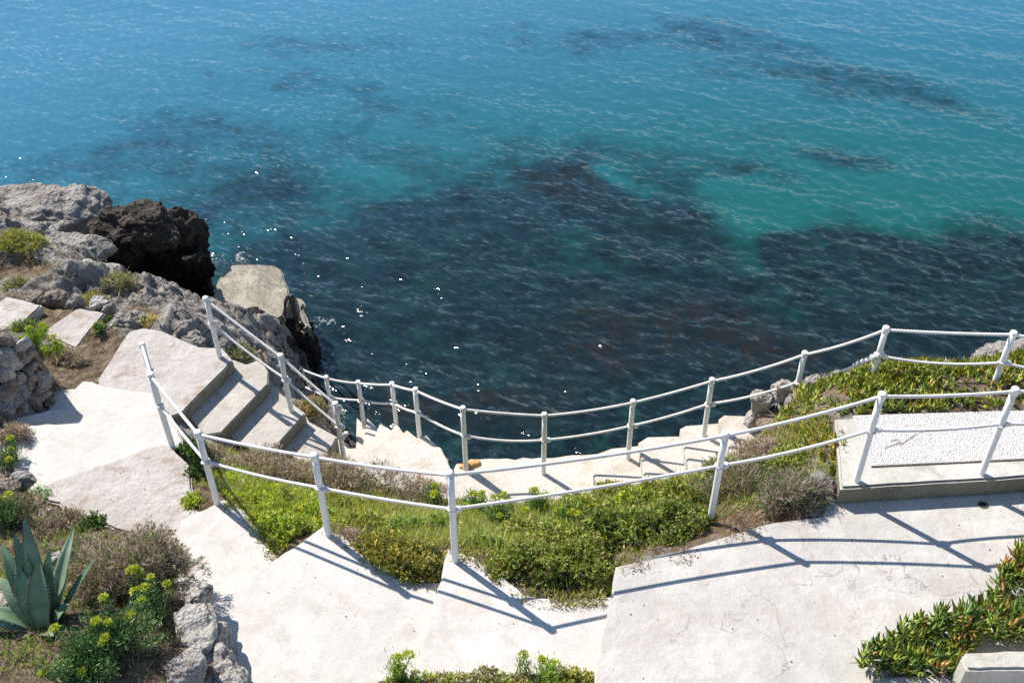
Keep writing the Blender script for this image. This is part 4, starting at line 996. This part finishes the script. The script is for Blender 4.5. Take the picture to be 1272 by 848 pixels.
# --- samphire with yellow umbels
def samphire(X, Y, rad, h, nhead, label, seed, group=None, leafcol=GREENG, tall=0.0, z=None, nl=900):
    r = np.random.default_rng(seed); c = hit(X, Y); c[2] = ground_z(c[None, :2])[0] if z is None else z
    e = empty('samphire_plant', c, label, 'plant', group)
    n = max(6, int(14 * rad / .15)); g = Geo(); gf = Geo(); tipsP = []
    for i in range(n):
        a = r.uniform(0, 6.28); rr = rad * r.uniform(.1, 1); t = c + np.array([math.cos(a) * rr, math.sin(a) * rr, h * r.uniform(.6, 1.05)])
        b = c + np.append(r.normal(0, .03, 2), -.02); m_ = (b + t) / 2 + np.append((t - c)[:2] * .1, .02); V, F = tube([b, m_, t], [.006, .005, .003], 5); g.add(V, F, np.array((.16,.20,.06))); tipsP.append(t)
    tipsP = np.array(tipsP); k = r.integers(0, n, nl); s = r.uniform(.2, 1, nl)[:, None]
    P = c + (tipsP[k] - c) * s + r.normal(0, .03, (nl, 3)); gf.add(*fingers(P, updir(nl, .6, r) + unit(tipsP[k] - c) * .6, r.uniform(.03, .06, nl), .006, pick(leafcol, [1] * len(leafcol), nl, .25, r), None, .3, r))
    gf.make('foliage', M['leaf'], e); g.make('stem', M['leaf'], e)
    for i in range(min(nhead, n)):
        t = tipsP[i] + np.array([0, 0, .03 + tall * r.uniform(.4, 1)]); nu = 110; gg = Geo()
        V, F = tube([tipsP[i], t], [.004, .003], 5); gg.add(V, F, np.array((.20,.24,.06)))
        u = unit(r.normal(size=(nu, 3)) + [0, 0, 1.0]); u[:, 2] = np.abs(u[:, 2]); R_ = r.uniform(.024, .040); p = t + u * np.array([R_, R_, R_ * .55]) * r.uniform(.7, 1, (nu, 1))
        gg.add(*blades(p, u + r.normal(0, .5, (nu, 3)), .016, .013, pick([(.25,.26,.035),(.33,.33,.055),(.17,.21,.03)], [3, 2, 2], nu, .15, r), .3, r)); gg.make('flower_head', M['leaf'], e)
    return e
dk = [(.09,.15,.05),(.13,.19,.07),(.06,.11,.04)]
samphire(145,812,.42,.26,9,'large samphire clump with a dozen yellow flower heads in front of the agave',301,leafcol=dk,nl=6500,tall=.06)
samphire(195,768,.16,.30,5,'samphire with yellow heads leaning over the pale edging rocks',302,leafcol=dk,nl=1200,tall=.05)
samphire(178,745,.10,.24,3,'small samphire with yellow heads at the foot of the big heath shrub',303,leafcol=dk,nl=500,tall=.08)
samphire(110,838,.30,.16,2,'low feathery samphire at the bottom edge beside the agave shadow',304,leafcol=dk,nl=3000)
samphire(12,650,.20,.26,5,'samphire with lime heads at the picture edge behind the agave',305,leafcol=dk,nl=1500,tall=.05)
samphire(10,570,.14,.22,3,'samphire overhanging the smooth path at the picture edge',306,leafcol=dk,nl=800,tall=.05)
samphire(52,618,.12,.12,0,'bright green tuft at the corner of the smooth path',307,leafcol=[(.16,.26,.04),(.12,.22,.04)],nl=900)
br = [(.20,.27,.04),(.26,.32,.05),(.14,.21,.04)]
samphire(42,432,.22,.22,5,'yellow green samphire growing behind the end of the stone wall',308,leafcol=br,nl=1500)
samphire(72,442,.18,.16,4,'yellow green samphire beside the lower corner of the near flagstone',309,leafcol=br,nl=1000)
samphire(8,450,.2,.2,3,'green samphire on top of the stone wall at the picture edge',310,leafcol=br,nl=900)
for i,(X,Y,rd_,h,nh,lab) in enumerate([(620,655,.22,.28,6,'samphire with lime heads just beside the middle railing post'),(665,640,.20,.26,6,'samphire with lime heads in the middle of the grassy bank'),(590,640,.16,.24,4,'samphire in front of the orange stone on the grassy bank'),
    (705,655,.18,.22,4,'samphire between the grass and the olive thicket'),(540,628,.14,.20,3,'small samphire at the end of the winding steps'),(690,690,.0,.0,0,'')]):
    if rd_: samphire(X,Y,rd_,h,nh,lab,320+i,leafcol=[(.12,.19,.05),(.16,.23,.06),(.09,.15,.04)],nl=1300,tall=.05)
samphire(495,842,.10,.22,2,'tall samphire with one lime head at the edge of the bottom planting',330,leafcol=br,nl=420,tall=.05)
samphire(652,836,.05,.25,1,'single thin samphire stalk with a yellow head above the bottom planting',331,leafcol=br,nl=120,tall=.06)
samphire(680,846,.10,.12,2,'low lime samphire at the right part of the bottom planting',332,leafcol=br,nl=500)

# --- heath and tufts
bush(160,718,(.60,.46,.46),'large rounded brown heath with a dark green heart behind the edging rocks',HEATH+DARKG,[2,2,1.2,1.6,1.2,2.4,2.4,1.4],240,dens=1000,leaves=9,L=.022,W=.006,spread=.8,lobes=34,stem=.05,twigs_out=7000,tw_col=HEATH[:3],lobe_r=(.26,.42))
bush(75,660,(.30,.22,.22),'grey brown heath shrub between the agave and the worn path',HEATH+DARKG,[3,2,2,1,1,1.5,1.5,1],241,**hk)
bush(115,657,(.14,.11,.13),'small dark green cushion at the edge of the worn path',DARKG+[(.07,.11,.03)],[3,3,1,2],242,**kw)
bush(25,640,(.26,.2,.2),'green brown heath shrub at the picture edge behind the agave',HEATH+DARKG,[2,2,1,1,1,2,2,1],243,**hk)
bush(20,545,(.2,.16,.22),'dry brown heath at the foot of the stone wall',HEATH,[3,2,2,1,1],244,**hk)
bush(62,484,(.14,.12,.13),'grey dry heath hiding the foot of the stone wall end',HEATH,[3,1,3,1,1],246,**hk)
bush(85,448,(.24,.16,.16),'grey dry heath between the stone wall and the soil path',HEATH,[3,1,3,1,1],245,**hk)
tk = dict(dens=800, leaves=10, L=.05, W=.006, spread=.5, lobes=14, stem=.07, lobe_r=(.3,.45))
bush(30,326,(.42,.28,.22),'big tuft of dry and green grass on the rocks near the flat boulder',[(.20,.19,.07),(.28,.26,.05),(.16,.13,.07),(.12,.14,.05)],[3,2,2,2],250,**tk)
bush(100,366,(.28,.15,.10),'yellowish grass tuft in the rock crevice behind the reddish stone',[(.22,.21,.07),(.15,.16,.06),(.26,.21,.12)],[3,2,2],251,**tk)
bush(148,358,(.22,.12,.10),'grey green tuft on the rocks above the dark hollow',[(.18,.17,.10),(.13,.13,.07),(.24,.21,.15)],[3,2,2],252,**tk)
bush(22,364,(.14,.1,.10),'dark tuft beside the pitted grey rock',[(.12,.12,.06),(.18,.17,.09)],[3,2],253,**tk)
bush(135,402,(.10,.09,.11),'small dark green bush at the corner of the near flagstone',DARKG,[3,3,2],254,**kw)
bush(126,416,(.08,.07,.07),'tiny green bush beside the near flagstone',[(.07,.11,.03),(.10,.13,.04)],[3,2],255,**kw)
bush(186,408,(.12,.07,.05),'little straw coloured tuft on the far edge of the landing',[(.34,.27,.14),(.26,.20,.09)],[3,2],256,**tk)
bush(28,414,(.16,.10,.07),'dark green tufts in the gap between the flagstones',[(.08,.11,.035),(.12,.13,.05)],[3,2],257,**tk)
bush(297,448,(.16,.2,.16),'grey green tuft hanging beside the top broad step',[(.13,.14,.07),(.19,.18,.11),(.08,.10,.04)],[3,2,2],258,**tk)
bush(385,520,(.18,.16,.14),'straw brown tuft beside the railing at the bottom of the broad steps',[(.24,.17,.10),(.17,.12,.07),(.12,.13,.06)],[3,2,1.5],259,**tk)
bush(240,620,(.14,.11,.09),'small yellow green tuft in the corner behind the second railing post',LIME,[3,3,2,1],260,**kw)
bush(238,570,(.18,.2,.2),'dark green plant in the shade between the path and the broad steps',DARKG+[(.09,.13,.04)],[3,3,1,1],261,**kw)
bush(255,575,(.2,.2,.2),'grey heath with green tips behind the first railing posts',HEATH+DARKG,[3,2,2,1,1,1,1,1],262,**hk)

# --- planting at the bottom edge of the picture
bush(241,594,(.15,.15,.15),'dark green plant against the inner corner of the worn path',DARKG,[3,2,1],263,**kw)
nb = [(-1.12,4.30),(-.85,4.41),(-.4,4.45),(.2,4.44),(.72,4.38),(.66,4.0),(-1.12,3.9)]
cover('ground_cover', None, 9000, LIME + oc[:2] + HEATH[:3], [2,2,1.5,1,3,2,2,2,2], .045, .009, .8, 'low mixed ground cover of the planting at the bottom edge', 14, .3, dz=.05, poly=nb)
bc = at(598, 843, .05)
bush(520,862,(.32,.20,.10),'brown and green cushion at the left part of the bottom planting',HEATH[:3]+LIME[1:3],[2,2,1,2,2],270,**kw)
bush(590,864,(.40,.22,.09),'mixed olive and purple brown cushion in the middle of the bottom planting',HEATH[:3]+LIME[1:3]+oc[:2],[2,2,1,1.2,2,2,2],271,**kw)
bush(655,864,(.30,.2,.08),'olive cushion between the thin samphire stalk and the bottom edge',oc[:2]+LIME[1:2]+HEATH[:1],[2,2,1,1],272,**kw)
bush(712,858,(.19,.2,.13),'yellow olive upright cushion at the step edge in the bottom planting',[(.22,.21,.05),(.15,.17,.035),(.26,.22,.07)],[3,3,2],273,**kw)

r_g = np.random.default_rng(77); g = Geo()
for poly, z0, k_ in ((px([(770,700),(1000,650),(1272,640),(1272,700),(1050,848),(745,848)], 0), .0, 30), (px([(410,670),(540,735),(510,840),(320,840),(265,755)], -.25), -.25, 18), (px([(570,705),(740,755),(735,815),(530,830)], -.13), -.13, 10), (px([(120,600),(205,562),(238,600),(240,630),(150,650)], -.5), -.5, 45)):
    q = in_area(poly, k_, r_g); V0, F0 = ico(1)
    for a in q:
        sz = .002 + .004 * r_g.uniform() ** 2; g.add(V0 * [sz * 1.3, sz, sz * .6] + [a[0], a[1], z0 + .005], F0)
o = g.make('gravel', M['mortar']); tag(o, 'tiny dark grit and crumbs scattered over the pale concrete', None, None, 'stuff')

# --- ice plants : mats of fleshy leaves
def iceplant(name, poly, dens, seed, label, cols, w, hump=.10, L=.075, W=.017, zfun=None, dead=.0, keep=.85):
    r = np.random.default_rng(seed); n = int(area_of(poly) * dens); q = in_area(poly, n, r)
    nz = fbm(np.concatenate([q * 2.6, np.full((n, 1), seed * 1.0)], 1), 3, seed); k = r.uniform(size=n) < np.clip(keep + 1.6 * nz, .1, 1); q, nz = q[k], nz[k]; n = len(q)
    zb = ground_z(q) if zfun is None else zfun(q)
    S = np.concatenate([q, (zb + np.clip(nz + .45, 0, 1) * hump * r.uniform(.3, 1.0, n))[:, None]], 1)   # shoot tips
    ax = unit(np.array([0, 0, 1.0]) + r.normal(0, .55, (n, 3))); m = 7; idx = np.repeat(np.arange(n), m); t = np.tile(np.linspace(0, 1, m), n)
    side = unit(np.cross(ax[idx], r.normal(size=(n * m, 3)))); d = ax[idx] * (.35 + .9 * t[:, None]) + side * (.75 - .45 * t[:, None]) + r.normal(0, .12, (n * m, 3))
    b = S[idx] + ax[idx] * ((t - .7) * .06)[:, None]
    shoot = r.choice(len(cols), n, p=np.array(w) / np.sum(w)); C = np.array(cols)[shoot][idx] * (1 + r.normal(0, .16, (n * m, 1))) * (1 + r.normal(0, .12, n))[idx][:, None]
    red = r.uniform(size=n * m) < .09; tip = np.where(red[:, None], np.array((.34,.13,.07)), C * np.array((1.15,1.05,.9)))
    g = Geo(); V, F, CC = fingers(b, d, r.uniform(.7, 1.2, n * m) * L, r.uniform(.8, 1.2, n * m) * W, np.clip(C, .005, .9), np.clip(tip, .005, .9), .3, r); g.add(V, F, CC)
    # dry stems under the leaves
    ns = int(n * .9); j = r.integers(0, n, ns); g.add(*blades(S[j] - [0, 0, .04], unit(r.normal(size=(ns, 3)) * [1, 1, .25]), r.uniform(.06, .14, ns), .008, pick([(.30,.26,.24),(.22,.15,.10),(.40,.36,.34)], [2,2,1], ns, .2, r), .3, r))
    if dead:
        for _ in range(int(dead)):
            cc = S[r.integers(0, n)]; mm = 130; P = cc + r.normal(0, .07, (mm, 3)) * [1, 1, .25] + [0, 0, .02]
            g.add(*fingers(P, r.normal(size=(mm, 3)) * [1, 1, .35], .06, .008, pick([(.42,.38,.40),(.34,.29,.30),(.50,.46,.46)], [2,2,1], mm, .12, r), None, .5, r))
    o = g.make(name, M['succ'], None, True); return tag(o, label, None, None, 'stuff')
IC = [(.17,.20,.03), (.23,.235,.035), (.10,.15,.026), (.26,.215,.04), (.30,.17,.06)]
IW = [4, 3, 2.5, .7, .25]
iceplant('ice_plant_carpet', hits([(1000,484),(1055,470),(1100,456),(1180,452),(1300,450),(1420,448),(1420,508),(1272,506),(1180,512),(1060,520),(1037,517),(985,505)]), 620, 401, 'yellow green ice plant carpet between the pebble platform and the sea', IC, IW, .07, .068)
iceplant('ice_plant_carpet', hits([(955,520),(985,503),(1036,520),(1052,590),(1030,590),(1005,560),(985,548)]), 420, 402, 'thin ice plant patch along the short side of the platform', IC, [3,3,1,2,1.2], .09)
ip = px([(1060,842),(1078,812),(1112,782),(1146,768),(1176,770),(1208,752),(1226,738),(1246,708),(1278,676),(1420,650),(1420,806),(1262,806),(1196,812),(1190,842)], .0)
IG = [(.145,.195,.04), (.19,.225,.04), (.075,.13,.03), (.24,.20,.04), (.30,.16,.06)]
cen_ = np.mean(ip, 0)
iceplant('ice_plant_carpet', ip, 720, 403, 'large ice plant carpet with red tips and grey dead stems spilling over the near terrace corner', IG, [4.5,3,3,.5,.25], .30, .105, .021, zfun=lambda q: np.full(len(q), .02), dead=5, keep=1.25)

# --- agave
ac = at(57, 774, .02); e = empty('agave', ac, 'big blue green agave rosette with pointed leaves growing in the planted bed', 'agave')
def agave_leaf(tip, base_off, w, col, curl, label=None, seed=0):
    b = ac + np.array(base_off); t = np.array(tip); n = 22; s = np.linspace(0, 1, n)
    out = t - b; hor = np.array([out[0], out[1], 0]); hl = np.linalg.norm(hor); hor = hor / (hl + 1e-6) if hl > .02 else np.array([0, -1.0, 0])
    ctrl = (b + t) / 2 + np.array([0, 0, curl]) + hor * (-curl * .6)
    P = ((1 - s) ** 2)[:, None] * b + (2 * s * (1 - s))[:, None] * ctrl + (s ** 2)[:, None] * t
    T = unit(np.gradient(P, axis=0)); side = unit(np.cross(T, np.array([0, 0, 1.0]) * .6 - hor * .8)); nrm = np.cross(side, T)
    wid = w * (np.interp(s, [0, .12, .4, .7, .9, 1], [.62, .66, 1, .72, .3, .012])); thick = w * np.interp(s, [0, .2, .6, 1], [.34, .2, .10, .01])
    us = np.array([-1, -.6, -.2, .2, .6, 1.0]); top = []; bot = []
    for u in us:
        top.append(P + side * (wid * u * .5)[:, None] + nrm * (wid * .20 * u * u)[:, None])
        bot.append(P + side * (wid * u * .5)[:, None] + nrm * (wid * .20 * u * u - thick * (1.02 - u * u))[:, None])
    ringv = np.stack(top + bot[::-1], 1); m = ringv.shape[1]; V = ringv.reshape(-1, 3); i = np.arange(n - 1)[:, None] * m; j = np.arange(m)[None]
    F = np.stack([i + j, i + (j + 1) % m, i + m + (j + 1) % m, i + m + j], -1).reshape(-1, 4)
    C = np.tile(np.array(col), (len(V), 1)); ed = np.abs(np.tile(np.concatenate([us, us[::-1]]), n)) > .95; C[ed] = C[ed] * .5 + np.array((.10, .09, .04)) * .5
    sI = np.repeat(s, m); C[sI > .965] = (.07, .035, .025)
    # faint lengthwise bud print
    C *= (1 + .10 * np.sin(sI * 21 + seed) * (sI > .2))[:, None]
    g = Geo(); g.add(V, F, np.clip(C, .01, .9))
    for sg in (-1, 1):
        ii = np.arange(3, n - 2); eb = P[ii] + side[ii] * (wid[ii] * .5 * sg)[:, None] + nrm[ii] * (wid[ii] * .2)[:, None]
        g.add(*blades(eb, side[ii] * sg + T[ii] * .25, .012, .007, np.tile(np.array((.045, .025, .018)), (len(ii), 1)), .1, np.random.default_rng(3)))
    o = g.make('leaf', M['agave'], e, True)
    if label: o['label'] = label
ag = (.22,.34,.20); ag2 = (.34,.44,.29); agd = (.145,.24,.135)
for i, (X, Y, z, off, w, col, curl, lab) in enumerate([
    (30,640,.72,(-.02,.05,0),.15,ag,.02,None),(17,660,.62,(-.04,.03,0),.13,agd,.03,None),(0,674,.52,(-.06,.02,0),.15,ag,.08,None),(93,654,.55,(.05,.04,0),.13,ag2,.05,None),
    (119,692,.40,(.09,.03,0),.07,agd,.03,'narrow dark leaf with a brown tip'),(-4,715,.34,(-.08,-.02,0),.14,ag2,.10,None),(-30,756,.20,(-.09,-.04,0),.13,ag,.10,None),(-28,772,.12,(-.08,-.06,0),.12,ag2,.06,None),
    (49,697,.50,(.0,-.04,0),.19,ag,.04,None),(88,747,.16,(.08,-.02,0),.10,ag,.06,None),(67,790,.10,(.03,-.09,0),.12,(.17,.19,.06),.05,'stubby yellowish lower leaf'),(110,790,.03,(.06,-.05,0),.07,(.26,.19,.11),.05,'withered brown lower leaf'),(10,800,.03,(-.04,-.06,0),.08,(.24,.17,.10),.05,'withered brown lower leaf'),(62,680,.60,(.03,.06,0),.14,ag,.02,None),(20,700,.42,(-.04,-.02,0),.16,ag,.06,None)]):
    agave_leaf(at(X, Y, z), off, w, col, curl, lab, i * 1.3)
cover('low_grass', None, 1300, GREENG + HEATH[:2], [2,2,1,1,1,1], .07, .006, .7, 'low herbs and dry stems between the shrubs of the agave bed', 12, .8, poly=hits([(0,600),(60,640),(130,660),(230,720),(225,790),(190,846),(0,846)]))
cover('soil_litter', None, 1500, [(.14,.10,.07),(.09,.06,.04),(.22,.17,.13)], [3,2,1], .05, .006, 1.8, 'dry litter and twigs on the soil around the agave', 8, .5, mat='dry', poly=hits([(0,690),(110,640),(215,710),(215,800),(190,846),(0,846)]))
cover('grass', None, 1500, [(.13,.20,.05),(.08,.14,.04)], [2,2], .08, .008, .7, 'scattered green sprouts around the agave', 9, .9, poly=hits([(0,700),(110,650),(130,846),(0,846)]))
cover('grass', None, 260, [(.20,.19,.09),(.13,.13,.05)], [2,2], .07, .006, .7, 'sparse tufts on the soil between the flagstones and rocks', 10, 1.2, poly=hits([(0,345),(150,350),(190,395),(120,470),(60,480),(0,430)]))

# ------------------------------------------------------------------ light, sky, camera
SUN_AZ, SUN_EL = math.radians(138.5), math.radians(45.5)
sd = Vector((math.cos(SUN_AZ) * math.cos(SUN_EL), math.sin(SUN_AZ) * math.cos(SUN_EL), math.sin(SUN_EL)))
L = bpy.data.lights.new('sun', 'SUN'); L.energy = 4.9; L.angle = math.radians(.5); L.color = (1, .95, .865)
lo = bpy.data.objects.new('sun', L); COL.objects.link(lo); lo.rotation_euler = sd.to_track_quat('Z', 'Y').to_euler(); lo.location = sd * 40
w = bpy.data.worlds.new('World'); scene.world = w; w.use_nodes = True; nt = w.node_tree
sk = nt.nodes.new('ShaderNodeTexSky'); sk.sky_type = 'NISHITA'; sk.sun_disc = False; sk.sun_elevation = SUN_EL
sk.sun_rotation = math.atan2(sd.x, sd.y); sk.altitude = 1500; sk.air_density = 1.3; sk.dust_density = .05; sk.ozone_density = 2.2
bg = nt.nodes['Background']; bg.inputs['Strength'].default_value = .105; nt.links.new(sk.outputs[0], bg.inputs[0])
cam = bpy.data.cameras.new('camera'); co = bpy.data.objects.new('camera', cam); COL.objects.link(co)
right = Vector(_R); 
fwd = Vector(ray(CX, CY)); r0 = Vector((ray(CX + 1, CY) - ray(CX, CY))).normalized(); r0 = (r0 - fwd * r0.dot(fwd)).normalized(); up = r0.cross(fwd)
co.matrix_world = Matrix(((r0.x, up.x, -fwd.x, 0), (r0.y, up.y, -fwd.y, 0), (r0.z, up.z, -fwd.z, CAMH), (0, 0, 0, 1)))
cam.sensor_width = 36; cam.lens = 36 * FPX / 1272; cam.clip_end = 5000; cam.clip_start = .05
scene.camera = co
scene.view_settings.view_transform = 'Standard'; scene.view_settings.look = 'None'; scene.view_settings.gamma = 1; scene.view_settings.exposure = .50
scene.cycles.max_bounces = 6; scene.cycles.diffuse_bounces = 3; scene.cycles.glossy_bounces = 3; scene.cycles.sample_clamp_indirect = 6
scene.cycles.use_denoising = False
